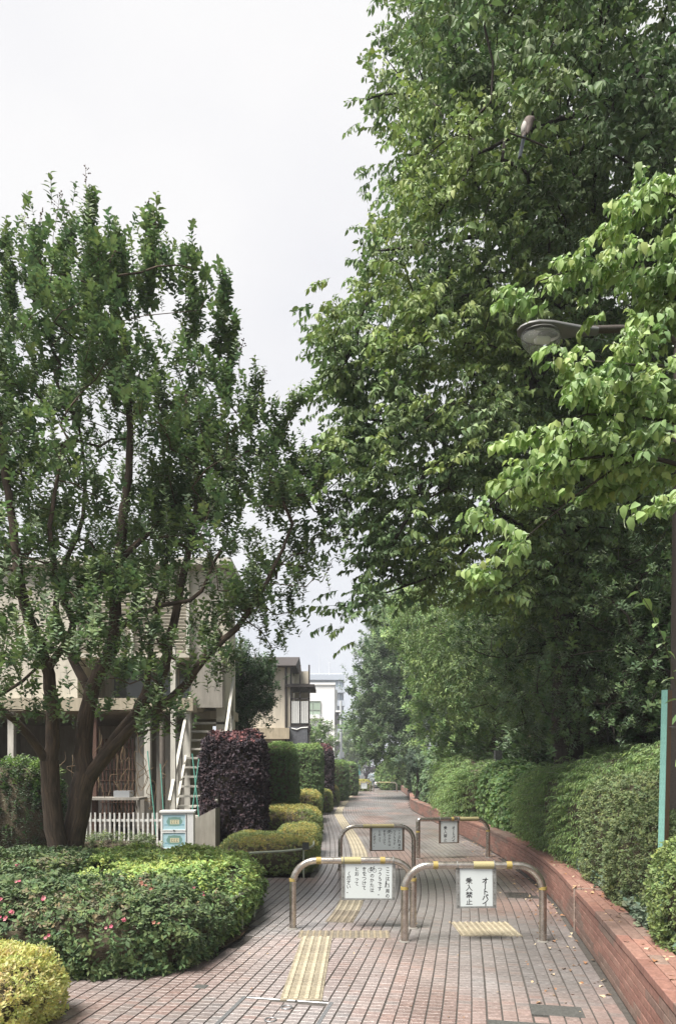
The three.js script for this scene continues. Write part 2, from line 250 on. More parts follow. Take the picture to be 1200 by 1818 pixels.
{
  const pos = [], uv = [], N = 16;
  for (let d = 1; d < 90; d += 0.6) for (let i = 0; i < N; i++) { const f = (k) => 0.02 + (k / N) ** 2 * 22, q = (k, e) => { const x = rightEdge(e) + 0.2 + f(k); return [x, bankY(x, e) + 0.04 * fbm(x * 2, e * 2, 0, 3, 5), -e]; }; const a = q(i, d), b = q(i + 1, d), c = q(i + 1, d + 0.6), e = q(i, d + 0.6); for (const k of [a, b, c, a, c, e]) { pos.push(...k); uv.push(k[0], k[2]); } }
  const g = new THREE.BufferGeometry(); g.setAttribute('position', new THREE.Float32BufferAttribute(pos, 3)); g.setAttribute('uv', new THREE.Float32BufferAttribute(uv, 2)); g.computeVertexNormals();
  structure('planting_bank', g, std(lin(0.09, 0.065, 0.045), { map: rep(soilTex, 0.8, 0.8), bumpMap: rep(grainBump, 2, 2), bumpScale: 0.02, roughness: 0.95 }));
}

// ---------------------------------------------------------------- foliage kit
// one leaf: base at the origin, tip towards +x, upper face +y
function leafShape(len, wid, fold = 0.25, bend = 0.25, pts = 3) {
  const st = pts === 2 ? [[0.5, 1]] : [[0.3, 0.92], [0.66, 0.78]];
  const rows = [[0, 0], ...st, [1, 0]], pos = [], idx = [];
  const mid = [], L = [], R = [];
  rows.forEach(([t, w], i) => { const y = -bend * len * t * t, x = len * t * (1 - 0.12 * bend * t), hw = wid / 2 * w; mid.push(pos.length / 3); pos.push(x, y, 0); if (w) { L.push(pos.length / 3); pos.push(x, y + hw * fold, hw); R.push(pos.length / 3); pos.push(x, y + hw * fold, -hw); } else { L.push(mid[i]); R.push(mid[i]); } });
  for (let i = 0; i < rows.length - 1; i++) { const t = (a, b, c) => { if (a !== b && b !== c && a !== c) idx.push(a, b, c); }; t(mid[i], L[i + 1], mid[i + 1]); t(mid[i], L[i], L[i + 1]); t(mid[i], mid[i + 1], R[i + 1]); t(mid[i], R[i + 1], R[i]); }
  const g = new THREE.BufferGeometry(); g.setAttribute('position', new THREE.Float32BufferAttribute(pos, 3)); g.setIndex(idx); g.computeVertexNormals(); return g;
}
// a sprig: matrices of its leaves (and a stem); kinds differ in how leaves sit
function sprig(o) {
  const { n = 10, len = 0.05, wid = 0.025, stem = 0.2, kind = 'around', droop = 0.4, vary = 0.25, fold = 0.25, bend = 0.3, pts = 2, hue = 0.12, stemColor = [0.5, 0.45, 0.35] } = o;
  const base = leafShape(len, wid, fold, bend, pts), mats = [], cols = [], e = new THREE.Euler(), q = new THREE.Quaternion();
  for (let i = 0; i < n; i++) {
    const t = (i + 0.6) / n, s = rr(1 - vary, 1 + vary) * (0.75 + 0.35 * Math.sin(Math.PI * clamp(t, 0, 0.9))), m = new THREE.Matrix4();
    if (kind === 'around') {           // upright stem along +y
      e.set(0, i * 2.4 + rr(-0.5, 0.5), rr(0.25, 0.85), 'YXZ'); q.setFromEuler(e); m.compose(V(rr(-.006, .006), stem * t, rr(-.006, .006)), q, V(s, s, s));
    } else if (kind === 'spray') {     // stem leaving along +x, leaves alternate to both sides in a plane
      const side = i % 2 ? 1 : -1; e.set(rr(-0.35, 0.35), side * rr(0.5, 1.05) * (1 - 0.55 * (i === n - 1)), -rr(0.1, 0.5), 'YXZ'); q.setFromEuler(e); m.compose(V(stem * t, -droop * 0.12 * t * t, 0), q, V(s, s, s));
    } else if (kind === 'hang') {      // leaves hang from a drooping stem
      const side = i % 2 ? 1 : -1; e.set(rr(-0.7, 0.7), side * rr(0.1, 1.5), -rr(0.15, 1.35), 'YXZ'); q.setFromEuler(e); m.compose(V(stem * t, -droop * stem * t * t, rr(-.01, .01)), q, V(s, s, s));
    } else {                           // 'tuft': leaves radiate from one point upward
      e.set(rr(-0.5, 0.5), rr(0, 6.283), rr(0.1, 1.2), 'YXZ'); q.setFromEuler(e); m.compose(V(rr(-1, 1) * stem * 0.5, rr(0, stem), rr(-1, 1) * stem * 0.5), q, V(s, s, s));
    }
    mats.push(m); const k = rr(1 - hue, 1 + hue), w = rr(-hue, hue); cols.push([k * (1 + w * 0.8), k, k * (1 - w * 0.6)]);
  }
  const pos = [], nor = [], col = [], idx = []; const bp = base.attributes.position, bn = base.attributes.normal, v = new THREE.Vector3(), nm = new THREE.Matrix3();
  mats.forEach((m, i) => { nm.getNormalMatrix(m); const o = pos.length / 3; for (let k = 0; k < bp.count; k++) { v.fromBufferAttribute(bp, k).applyMatrix4(m); pos.push(v.x, v.y, v.z); v.fromBufferAttribute(bn, k).applyMatrix3(nm).normalize(); nor.push(v.x, v.y, v.z); col.push(...cols[i]); } for (const k of base.index.array) idx.push(o + k); });
  if (kind !== 'tuft' && len > 0.03) { // stem, three sided
    const top = (t) => kind === 'around' ? V(0, stem * t, 0) : V(stem * t, kind === 'hang' ? -droop * stem * t * t : -droop * 0.12 * t * t, 0), w = len * 0.022 + 0.0006;
    for (let s = 0; s < 3; s++) { const a = top(s / 3), b = top((s + 1) / 3); for (const [ox, oy, oz] of [[0, 1, 0], [0, 0, 1]]) { const o = pos.length / 3; for (const [p, k] of [[a, 1], [a, -1], [b, -1], [b, 1]]) { const dx = kind === 'around' ? oy * w * k : 0, dy = kind === 'around' ? 0 : oy * w * k, dz = oz * w * k; pos.push(p.x + dx, p.y + dy, p.z + dz); nor.push(0.3, 0.8, 0.3); col.push(...stemColor); } idx.push(o, o + 1, o + 2, o, o + 2, o + 3); } }
  }
  const g = new THREE.BufferGeometry(); g.setAttribute('position', new THREE.Float32BufferAttribute(pos, 3)); g.setAttribute('normal', new THREE.Float32BufferAttribute(nor, 3)); g.setAttribute('color', new THREE.Float32BufferAttribute(col, 3)); g.setIndex(idx);
  g.userData = { mats, leaf: base, cols }; return g;
}
const variants = (n, o) => Array.from({ length: n }, () => sprig(o));
function instanced(parent, name, geos, mat, items) {       // items: {p, q, s, c}
  const m4 = new THREE.Matrix4();
  geos.forEach((g, k) => { const it = items.filter((_, i) => i % geos.length === k); if (!it.length) return; const im = shadowed(new THREE.InstancedMesh(g, mat, it.length)); im.name = name; im.userData.kind = 'stuff'; it.forEach((b, i) => { im.setMatrixAt(i, m4.compose(b.p, b.q, V(b.s, b.s, b.s))); im.setColorAt(i, b.c); }); parent.add(im); });
}
const tint = (list, vary = 0.14) => { const c = pick(list), v = rr(1 - vary, 1 + vary), w = rr(-0.06, 0.06); return lin(c[0] * v * (1 + w), c[1] * v, c[2] * v * (1 - w)); };
const Y = V(0, 1, 0), X = V(1, 0, 0);
// trunk, limbs and twigs as tapered tubes
function tube(pts, radii, sides = 8, wob = 0) {
  const pos = [], nor = [], uv = [], idx = []; let len = 0; const ref = V(0.31, 0.12, 0.94);
  pts.forEach((p, i) => {
    const dir = (i < pts.length - 1 ? pts[i + 1].clone().sub(p) : p.clone().sub(pts[i - 1])); if (i > 0 && i < pts.length - 1) dir.add(p.clone().sub(pts[i - 1])); dir.normalize(); if (i) len += p.distanceTo(pts[i - 1]);
    const a = ref.clone().cross(dir).normalize(), b = dir.clone().cross(a);
    for (let s = 0; s <= sides; s++) { const t = s / sides * 2 * Math.PI, n = a.clone().multiplyScalar(Math.cos(t)).addScaledVector(b, Math.sin(t)), r = radii[i] * (1 + wob * (fbm(Math.cos(t) * 1.5 + p.x * 3, Math.sin(t) * 1.5 + p.y * 2.2, p.z * 3, 3, 7) - 0.5)); pos.push(p.x + n.x * r, p.y + n.y * r, p.z + n.z * r); nor.push(n.x, n.y, n.z); uv.push(s / sides * Math.max(0.2, Math.round(radii[0] * 6.3 / 0.25)) , len / 0.5); }
  });
  for (let i = 0; i < pts.length - 1; i++) for (let s = 0; s < sides; s++) { const a = i * (sides + 1) + s, b = a + sides + 1; idx.push(a, a + 1, b, b, a + 1, b + 1); }
  const g = new THREE.BufferGeometry(); g.setAttribute('position', new THREE.Float32BufferAttribute(pos, 3)); g.setAttribute('normal', new THREE.Float32BufferAttribute(nor, 3)); g.setAttribute('uv', new THREE.Float32BufferAttribute(uv, 2)); g.setIndex(idx); return g;
}
const bark = (c) => std(lin(...c), { map: barkTex, bumpMap: barkBump, bumpScale: 0.012, roughness: 0.92 });
function smoothLine(ctrl, step) { const c = new THREE.CatmullRomCurve3(ctrl, false, 'centripetal'), n = Math.max(3, Math.round(c.getLength() / step)); return c.getSpacedPoints(n); }

/* A tree: hand-set limbs, twigs grown to points spread through the crown's lobes, sprigs of leaves round those points. */
function tree(o) {
  const t = thing(o.name, o.label, o.category ?? 'tree', [o.at.x, o.at.y, o.at.z], 0, o.group), rel = (p) => p.clone().sub(o.at);
  const nodes = [], add = (p, parent) => { nodes.push({ p, parent, load: 0 }); return nodes.length - 1; };
  const bm = bark(o.bark), limbs = [];
  for (const l of o.limbs) {
    const pts = smoothLine(l.pts.map(rel), l.step ?? 0.16); const r0 = l.r[0], r1 = l.r[1];
    for (const [i, p] of pts.entries()) if (i && i < pts.length - 1) p.add(V(rr(-1, 1), rr(-.5, .5), rr(-1, 1)).multiplyScalar((l.wiggle ?? 0.012)));
    const rad = pts.map((_, i) => r0 + (r1 - r0) * Math.pow(i / (pts.length - 1), 0.8) + (l.flare && i < 3 ? [l.flare, l.flare * 0.4, l.flare * 0.1][i] : 0));
    limbs.push([l.name ?? 'limb', tube(pts, rad, r0 > 0.05 ? 12 : 8, 0.35)]);
    if (!l.bare) pts.forEach((p, i) => { if (i > pts.length * (l.leafFrom ?? 0.35)) add(p, -1); });
  }
  const tips = [];
  for (const L of o.lobes) {
    const [px, py, d, r, ry = r, rz = r] = L, c = rel(P(px, py, d)), n = Math.max(2, Math.round((o.tipsPer ?? 14) * Math.pow(r * ry * rz, 0.72)));
    for (let i = 0, tries = 0; i < n && tries < n * 8; tries++) {
      const v = V(rr(-1, 1), rr(-1, 1), rr(-1, 1)), l = v.length(); if (l > 1 || l < (o.hollow ?? 0.3)) continue;
      const p = V(c.x + v.x * r, c.y + v.y * ry, c.z + v.z * rz);
      if (fbm(p.x * (o.gapScale ?? 1.3) + 5, p.y * (o.gapScale ?? 1.3), p.z * (o.gapScale ?? 1.3), 2, 17) < (o.gaps ?? 0.36)) continue;
      tips.push(p); i++;
    }
  }
  const dist = (p) => { let b = 1e9; for (let i = 0; i < nodes.length; i++) { const e = nodes[i].p.distanceToSquared(p); if (e < b) b = e; } return b; };
  const main = nodes.length; tips.map((p) => [dist(p), p]).sort((a, b) => a[0] - b[0]).forEach(([, p], k) => { tips[k] = p; });
  const ends = [];
  for (const p of tips) {
    let best = 0, bd = 1e9; for (let i = 0; i < nodes.length; i++) { const n = nodes[i].p, e = n.distanceTo(p) + (n.y > p.y + 0.1 ? (o.upness ?? 0.6) * (n.y - p.y) : 0); if (e < bd) { bd = e; best = i; } }
    const a = nodes[best].p, len = a.distanceTo(p), k = Math.max(1, Math.round(len / 0.22)); let at = best;
    for (let i = 1; i <= k; i++) { const f = i / k, q = a.clone().lerp(p, f); q.y += (o.sag ?? 0.06) * len * Math.sin(Math.PI * f); if (i < k) q.add(V(rr(-1, 1), rr(-1, 1), rr(-1, 1)).multiplyScalar(0.045)); at = add(q, at); }
    ends.push(at);
  }
  for (const e of ends) { let i = e; while (i >= 0) { nodes[i].load++; i = nodes[i].parent; } }
  const tw = []; const rad = (n) => Math.min(o.twigMax ?? 0.05, (o.twig ?? 0.0042) * Math.pow(n, 0.5));
  // follow chains: each node continues into its heaviest child
  const kids = nodes.map(() => []); nodes.forEach((n, i) => { if (n.parent >= 0) kids[n.parent].push(i); });
  const started = new Set(); nodes.forEach((n, i) => {
    const first = n.parent >= 0 && (n.parent < main || kids[n.parent].reduce((a, b) => nodes[b].load > nodes[a].load ? b : a) !== i); if (!first || started.has(i)) return;
    const pts = [nodes[n.parent].p], rs = [rad(n.load)]; let k = i; while (k >= 0) { started.add(k); pts.push(nodes[k].p); rs.push(rad(nodes[k].load)); k = kids[k].length ? kids[k].reduce((a, b) => nodes[b].load > nodes[a].load ? b : a) : -1; }
    rs[rs.length - 1] *= 0.5; tw.push(tube(pts, rs, rs[0] > 0.012 ? 6 : 4));
  });
  limbs.forEach(([n, g]) => part(t, n, g, bm));
  if (tw.length) { const m = part(t, 'twigs', mergeGeometries(tw), bm); m.userData.kind = 'stuff'; }
  const items = [], q = new THREE.Quaternion(), q2 = new THREE.Quaternion(), center = rel(P(...o.center));
  const place = (p) => {
    const out = V(p.x - center.x, 0, p.z - center.z), yaw = Math.atan2(-out.z, out.x) + rr(-1, 1) * (o.yawVary ?? 1.4);
    if (o.mode === 'up') { q.setFromEuler(new THREE.Euler(rr(-1, 1) * o.tilt, rr(0, 6.28), rr(-1, 1) * o.tilt)); const lean = Math.min(0.5, out.length() * 0.1); q2.setFromAxisAngle(V(-out.z, 0, out.x).normalize().multiplyScalar(-1), -lean); q2.multiply(q); }
    else { q2.setFromEuler(new THREE.Euler(rr(-1, 1) * o.tilt, yaw, rr(-1, 1) * o.tilt, 'YXZ')); }
    return { p, q: q2.clone(), s: rr(o.size?.[0] ?? 0.8, o.size?.[1] ?? 1.2), c: tint(o.zones ? [o.colors[clamp(Math.floor((fbm(p.x * 0.9 + 4, p.y * 0.9, p.z * 0.9, 3, 77) - 0.3) / 0.4 * o.colors.length + rr(-0.6, 0.6)), 0, o.colors.length - 1)]] : o.colors, o.colorVary) };
  };
  for (const e of ends) { const p = nodes[e].p; for (let i = 0; i < o.sprigs; i++) { const s = o.spread; let b = p.clone().add(V(rr(-s, s), rr(-s, s) * (o.flat ?? 1), rr(-s, s))); if (i % 3 === 0 && nodes[e].parent >= 0) b = p.clone().lerp(nodes[nodes[e].parent].p, rnd()).add(V(rr(-.06, .06), rr(-.06, .06), rr(-.06, .06))); items.push(place(b)); } }
  for (const s of o.shoots ?? []) { const pts = smoothLine(s.map(rel), 0.05); part(t, 'shoot', tube(pts, pts.map((_, i) => 0.009 * (1 - i / pts.length) + 0.0025), 5), bm); for (const p of pts) for (let i = 0; i < (o.shootSprigs ?? 2); i++) items.push(place(p.clone().add(V(rr(-.05, .05), rr(-.04, .04), rr(-.05, .05))))); }
  if (o.each) { // the sprigs that show largest: every leaf its own mesh
    const cam = rel(camera.position); items.sort((a, b) => a.p.distanceTo(cam) / a.s - b.p.distanceTo(cam) / b.s);
    const seen = (b) => { const w = b.p.clone().add(o.at), d = -w.z, px = 600 + w.x * FOCAL / d, py = HORIZON - (w.y - EYE) * FOCAL / d; return d > 0.5 && px > 0 && px < 1200 && py > 0 && py < 1818; };
    const chosen = items.filter(seen).slice(0, o.each), set = new Set(chosen), mats = o.colors.map((c) => leafMat(lin(...c), { vertexColors: false, ...o.leafOpts })); let count = 0;
    for (const b of chosen) { const g = o.leaves[0], M = new THREE.Matrix4().compose(b.p, b.q, V(b.s, b.s, b.s)); for (const lm of g.userData.mats) { if (count++ >= 300) break; const m = part(t, 'leaf', g.userData.leaf, pick(mats)); new THREE.Matrix4().multiplyMatrices(M, lm).decompose(m.position, m.quaternion, m.scale); } }
    instanced(t, 'crown', o.leaves, o.mat, items.filter((b) => !set.has(b)));
  } else instanced(t, 'crown', o.leaves, o.mat, items);
  return t;
}
/* A shrub or hedge: rounded bodies whose skin is set with sprigs, over a twiggy core. */
function shrub(o) {
  const base = o.at ?? V(o.lobes[0].c[0], o.lobes[0].g ?? 0, -o.lobes[0].c[2]); const t = thing(o.name, o.label, o.category ?? 'shrub', [base.x, base.y, base.z], 0, o.group);
  const lob = o.lobes.map((l) => ({ c: V(l.c[0], l.c[1], -l.c[2]).sub(base), r: V(...l.r), p: l.p ?? o.p ?? 3, col: l.colors, n: l.n ?? 1, floor: (l.g ?? 0) - base.y }));
  const f = (l, x, y, z) => Math.pow(Math.abs((x - l.c.x) / l.r.x), l.p) + Math.pow(Math.abs((y - l.c.y) / l.r.y), l.p) + Math.pow(Math.abs((z - l.c.z) / l.r.z), l.p);
  const items = [], cores = [], q = new THREE.Quaternion(), q2 = new THREE.Quaternion();
  for (const l of lob) {
    const area = 4 * (l.r.x * l.r.y + l.r.x * l.r.z + l.r.y * l.r.z), n = Math.round(area * o.density * l.n);
    for (let i = 0; i < n; i++) {
      let v = V(rr(-1, 1), rr(-1, 1), rr(-1, 1)); const m = rnd() * (l.r.x * l.r.y + l.r.x * l.r.z + l.r.y * l.r.z), s = rnd() < 0.5 ? -1 : 1;      // a point on a box face, then pulled to the rounded body
      if (m < l.r.y * l.r.z) v.x = s; else if (m < l.r.y * l.r.z + l.r.x * l.r.z) v.y = s; else v.z = s;
      const k = Math.pow(Math.abs(v.x) ** l.p + Math.abs(v.y) ** l.p + Math.abs(v.z) ** l.p, -1 / l.p);
      const nrm = V(Math.sign(v.x) * Math.abs(v.x) ** (l.p - 1) / l.r.x, Math.sign(v.y) * Math.abs(v.y) ** (l.p - 1) / l.r.y, Math.sign(v.z) * Math.abs(v.z) ** (l.p - 1) / l.r.z).normalize();
      const p = V(v.x * l.r.x * k, v.y * l.r.y * k, v.z * l.r.z * k).add(l.c);
      const bump = (fbm(p.x * o.lump + 3, p.y * o.lump, p.z * o.lump, 3, 23) - 0.5) * o.rough * 2; p.addScaledVector(nrm, bump - rnd() * rnd() * (o.depth ?? 0.06));
      if (p.y < l.floor + 0.02) { if (p.y < l.floor - 0.08) continue; p.y = l.floor + rr(0.02, 0.08); }
      if (lob.some((b) => b !== l && f(b, p.x, p.y, p.z) < 0.82)) continue;
      if (o.holes && fbm(p.x * 5, p.y * 5, p.z * 5, 2, 37) < o.holes) continue;
      const dir = nrm.clone().addScaledVector(Y, o.up ?? 0.7).add(V(rr(-1, 1), rr(-1, 1), rr(-1, 1)).multiplyScalar(o.jit ?? 0.5)).normalize();
      if (o.mode === 'arch') { const yaw = Math.atan2(-dir.z, dir.x); q2.setFromEuler(new THREE.Euler(rr(-.4, .4), yaw, rr(-.2, .7), 'YXZ')); }
      else { q.setFromUnitVectors(Y, dir); q2.setFromAxisAngle(Y, rr(0, 6.283)); q2.premultiply(q); }
      const zone = fbm(p.x * 1.6 + 9, p.y * 1.6, p.z * 1.6 + 2, 3, 53); let cl = l.col ?? o.colors;
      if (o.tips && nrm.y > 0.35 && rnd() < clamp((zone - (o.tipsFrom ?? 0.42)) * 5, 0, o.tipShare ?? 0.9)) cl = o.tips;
      items.push({ p, q: q2.clone(), s: rr(o.size?.[0] ?? 0.8, o.size?.[1] ?? 1.25), c: tint(cl, o.colorVary) });
    }
    const g = new THREE.SphereGeometry(1, 28, 18), gp = g.attributes.position, w = o.coreInset ?? 0.07; for (let i = 0; i < gp.count; i++) { const v = V(gp.getX(i), gp.getY(i), gp.getZ(i)), k = Math.pow(Math.abs(v.x) ** l.p + Math.abs(v.y) ** l.p + Math.abs(v.z) ** l.p, -1 / l.p); const x = v.x * k * Math.max(0.02, l.r.x - w), y = v.y * k * Math.max(0.02, l.r.y - w), z = v.z * k * Math.max(0.02, l.r.z - w), b = (fbm((x + l.c.x) * o.lump + 3, (y + l.c.y) * o.lump, (z + l.c.z) * o.lump, 3, 23) - 0.5) * o.rough * 2; gp.setXYZ(i, x + v.x * b + l.c.x, Math.max(l.floor, y + v.y * b + l.c.y), z + v.z * b + l.c.z); } g.computeVertexNormals(); cores.push(g);
  }
  const hitAt = (px, py) => { const dir = P(px, py, 1).sub(camera.position); for (let s = 3; s < 14; s += 0.01) { const w = camera.position.clone().addScaledVector(dir, s).sub(base); if (lob.some((l) => f(l, w.x, w.y, w.z) < 1)) return w; } return null; };
  const core = part(t, 'branches', merge(cores), std(lin(...(o.core ?? [0.11, 0.09, 0.06])), { roughness: 1, bumpMap: rep(grainBump, 8, 8), bumpScale: 0.03 }));
  instanced(t, 'foliage', o.leaves, o.mat, items);
  if (o.after) o.after(t, hitAt);
  return t;
}

// ---------------------------------------------------------------- lettering for the signs, drawn stroke by stroke in a 100 x 100 box
const GLYPH = {
  乗: [[74, 5, 50, 12, 22, 15], [10, 27, 90, 27], [4, 43, 96, 43], [12, 58, 88, 58], [30, 20, 30, 58], [70, 20, 70, 58], [50, 12, 50, 98], [47, 60, 30, 78, 6, 92], [53, 60, 70, 78, 95, 92]],
  入: [[50, 34, 38, 64, 8, 94], [32, 9, 47, 9, 54, 34, 70, 68, 95, 93]],
  禁: [[6, 19, 46, 19], [26, 4, 26, 50], [25, 21, 6, 44], [28, 23, 45, 40], [54, 19, 95, 19], [74, 4, 74, 50], [73, 21, 54, 42], [76, 22, 96, 44], [26, 58, 74, 58], [8, 71, 92, 71], [50, 71, 50, 95, 40, 92], [29, 79, 12, 94], [70, 79, 88, 94]],
  止: [[52, 8, 52, 90], [52, 42, 88, 42], [24, 36, 24, 90], [6, 90, 95, 90]],
  オ: [[10, 30, 90, 30], [62, 6, 62, 92, 46, 85], [61, 32, 38, 60, 8, 78]], ー: [[50, 4, 50, 96]], ト: [[38, 5, 38, 95], [40, 36, 82, 58]],
  バ: [[34, 26, 24, 60, 6, 88], [60, 24, 78, 54, 92, 86], [70, 6, 77, 18], [86, 2, 93, 14]], イ: [[82, 6, 50, 40, 8, 62], [53, 38, 53, 96]],
  用: [[22, 10, 22, 60, 8, 95], [22, 10, 84, 10, 84, 92, 70, 88], [22, 37, 84, 37], [22, 63, 84, 63], [52, 10, 52, 92]],
  こ: [[22, 20, 60, 20, 80, 17, 66, 32], [20, 68, 26, 84, 50, 88, 84, 83]], は: [[20, 10, 13, 50, 20, 92], [40, 32, 92, 29], [66, 8, 67, 74, 56, 90, 40, 84, 44, 70, 62, 70, 93, 90]],
  の: [[53, 18, 42, 66, 24, 82, 10, 62, 20, 32, 50, 16, 80, 28, 91, 54, 80, 80, 56, 92]], つ: [[6, 34, 50, 20, 82, 28, 91, 50, 76, 74, 34, 87]],
  う: [[36, 6, 64, 15], [16, 39, 50, 29, 78, 38, 76, 62, 58, 84, 34, 96]], ろ: [[22, 12, 74, 12, 18, 60, 52, 45, 82, 54, 82, 78, 60, 92, 36, 92]],
  で: [[8, 22, 88, 16, 52, 36, 38, 58, 48, 82, 76, 91], [66, 46, 74, 57], [82, 40, 90, 51]], す: [[6, 24, 95, 22], [56, 4, 57, 56, 46, 68, 34, 60, 40, 46, 56, 52, 56, 74, 34, 97]],
  '。': [[20, 72, 32, 80, 20, 90, 9, 80, 20, 72]], か: [[8, 32, 58, 27, 67, 36, 58, 84, 47, 91, 37, 84], [37, 6, 28, 50, 8, 90], [74, 24, 93, 54]],
  た: [[8, 26, 60, 22], [37, 6, 10, 92], [52, 47, 90, 44], [48, 68, 54, 86, 93, 87]], き: [[14, 24, 82, 17], [12, 44, 88, 37], [40, 4, 72, 64, 40, 57], [22, 70, 32, 88, 76, 91]],
  を: [[12, 22, 84, 18], [44, 4, 16, 56, 44, 46, 54, 58, 52, 80], [90, 40, 42, 64, 38, 84, 52, 93, 86, 93]], け: [[16, 10, 11, 50, 18, 92], [38, 34, 95, 31], [70, 6, 70, 60, 52, 97]],
  て: [[8, 18, 92, 12, 52, 36, 40, 60, 52, 83, 80, 91]], と: [[28, 8, 38, 46], [86, 24, 36, 50, 20, 72, 34, 90, 86, 91]],
  お: [[8, 28, 58, 24], [34, 6, 34, 82, 20, 91, 9, 78, 30, 56, 66, 48, 89, 64, 80, 85, 58, 91], [72, 14, 93, 34]], っ: [[24, 52, 58, 44, 84, 52, 82, 72, 44, 88]],
  く: [[72, 5, 26, 48, 76, 95]], だ: [[8, 26, 56, 22], [35, 6, 10, 92], [50, 50, 86, 47], [46, 70, 52, 87, 90, 88], [70, 14, 77, 26], [84, 8, 91, 20]],
  さ: [[10, 27, 90, 20], [40, 4, 70, 58, 34, 53], [20, 66, 32, 88, 74, 91]], い: [[14, 16, 18, 66, 30, 85, 39, 68], [74, 22, 91, 66]],
};
function glyph(ctx, ch, x, y, s, w) {
  ctx.lineWidth = w; ctx.lineCap = 'round'; ctx.lineJoin = 'round';
  for (const st of GLYPH[ch]) { const p = []; for (let i = 0; i < st.length; i += 2) p.push([x + st[i] * s / 100, y + st[i + 1] * s / 100]); ctx.beginPath(); ctx.moveTo(...p[0]); const round = 'このつうろですかたきをけてとおっくだささいは。'.includes(ch); if (p.length === 2 || !round) p.slice(1).forEach((q) => ctx.lineTo(...q)); else { for (let i = 1; i < p.length - 1; i++) ctx.quadraticCurveTo(p[i][0], p[i][1], (p[i][0] + p[i + 1][0]) / 2, (p[i][1] + p[i + 1][1]) / 2); ctx.lineTo(...p[p.length - 1]); } ctx.stroke(); }
}
function signTexture(w, h, draw, seed) {
  const c = document.createElement('canvas'); c.width = w; c.height = h; const x = c.getContext('2d'), r = mulberry(seed);
  x.fillStyle = '#c2cacb'; x.fillRect(0, 0, w, h);
  for (let i = 0; i < 260; i++) { x.fillStyle = `rgba(${110 + r() * 60},${110 + r() * 50},${90 + r() * 50},${0.02 + r() * 0.05})`; x.fillRect(r() * w, r() * h, 1 + r() * 5, 1 + r() * 26); }
  x.strokeStyle = '#1b1c20'; x.fillStyle = '#1b1c20'; draw(x);
  for (let i = 0; i < 60; i++) { x.fillStyle = `rgba(215,222,220,${0.25 + r() * 0.4})`; x.fillRect(r() * w, r() * h, 1 + r() * 3, 1 + r() * 3); }
  const t = new THREE.CanvasTexture(c); t.colorSpace = THREE.SRGBColorSpace; t.needsUpdate = true; return t;
}
const column = (ctx, str, x, y, s, step, w) => [...str].forEach((ch, i) => glyph(ctx, ch, x, y + i * step, s, w));
function motorTexture(seed) { return signTexture(360, 420, (x) => { column(x, 'オートバイ', 248, 100, 66, 63, 10); column(x, '乗入禁止', 66, 96, 72, 79, 8); }, seed); }
function cycleTexture(seed) {
  return signTexture(640, 440, (x) => {
    const S = 56, st = 62, w = 7;
    column(x, 'ここは', 552, 36, S, st, w); column(x, '用の', 552, 318, S, st, w);
    x.lineWidth = 6; x.beginPath(); x.arc(562, 226, 8, 0, 7); x.fill();      // walking figures
    x.lineWidth = 15; x.beginPath(); x.moveTo(560, 238); x.lineTo(556, 272); x.stroke(); x.lineWidth = 8; x.beginPath(); x.moveTo(556, 270); x.lineTo(544, 300); x.moveTo(557, 270); x.lineTo(568, 300); x.moveTo(560, 246); x.lineTo(584, 262); x.stroke();
    x.beginPath(); x.arc(596, 254, 6, 0, 7); x.fill(); x.lineWidth = 10; x.beginPath(); x.moveTo(596, 264); x.lineTo(598, 284); x.stroke(); x.lineWidth = 5; x.beginPath(); x.moveTo(598, 282); x.lineTo(590, 302); x.moveTo(598, 282); x.lineTo(606, 302); x.stroke();
    column(x, 'つうろです。', 448, 40, S, st, w);
    x.lineWidth = 5; for (const cx of [338, 402]) { x.beginPath(); x.arc(cx, 84, 25, 0, 7); x.stroke(); }                                                   // bicycle
    x.lineWidth = 8; x.beginPath(); x.moveTo(338, 84); x.lineTo(356, 52); x.lineTo(392, 52); x.lineTo(402, 84); x.moveTo(338, 84); x.lineTo(370, 86); x.lineTo(392, 54); x.moveTo(370, 86); x.lineTo(354, 46); x.moveTo(344, 44); x.lineTo(364, 44); x.moveTo(392, 52); x.lineTo(388, 38); x.lineTo(402, 36); x.stroke();
    column(x, 'のかたは', 342, 122, S, st, w); column(x, 'きをつけて', 236, 40, S, st - 2, w); column(x, 'とおって', 134, 40, S, st, w); column(x, 'ください。', 26, 100, S, st - 6, w);
  }, seed);
}
const pipeMetal = std(lin(0.62, 0.61, 0.58), { metalness: 0.9, roughness: 0.3, map: rep(noiseTex(128, (u, v) => { const n = fbm(u * 6, v * 10, 1, 4, 301), m = fbm(u * 30, v * 30, 2, 2, 303); const k = 0.74 + 0.26 * n; return [k, k * (0.985 - 0.03 * m), k * (0.97 - 0.06 * m)]; }, true), 1, 1.4), roughnessMap: rep(roughTex, 1, 2), bumpMap: rep(grainBump, 1, 2), bumpScale: 0.0006 });
const tapeMat = std(lin(0.43, 0.33, 0.1), { roughness: 0.6, map: rep(grain, 3, 3) }), tapePale = std(lin(0.44, 0.39, 0.2), { roughness: 0.65, map: rep(grain, 3, 3) });
const frameMat = std(lin(0.32, 0.33, 0.32), { metalness: 0.4, roughness: 0.55, map: rep(grain, 4, 4) }), frameRust = std(lin(0.17, 0.12, 0.09), { roughness: 0.8, map: rep(grain, 4, 4) });
const boltMat = std(lin(0.18, 0.17, 0.16), { metalness: 0.7, roughness: 0.5 });
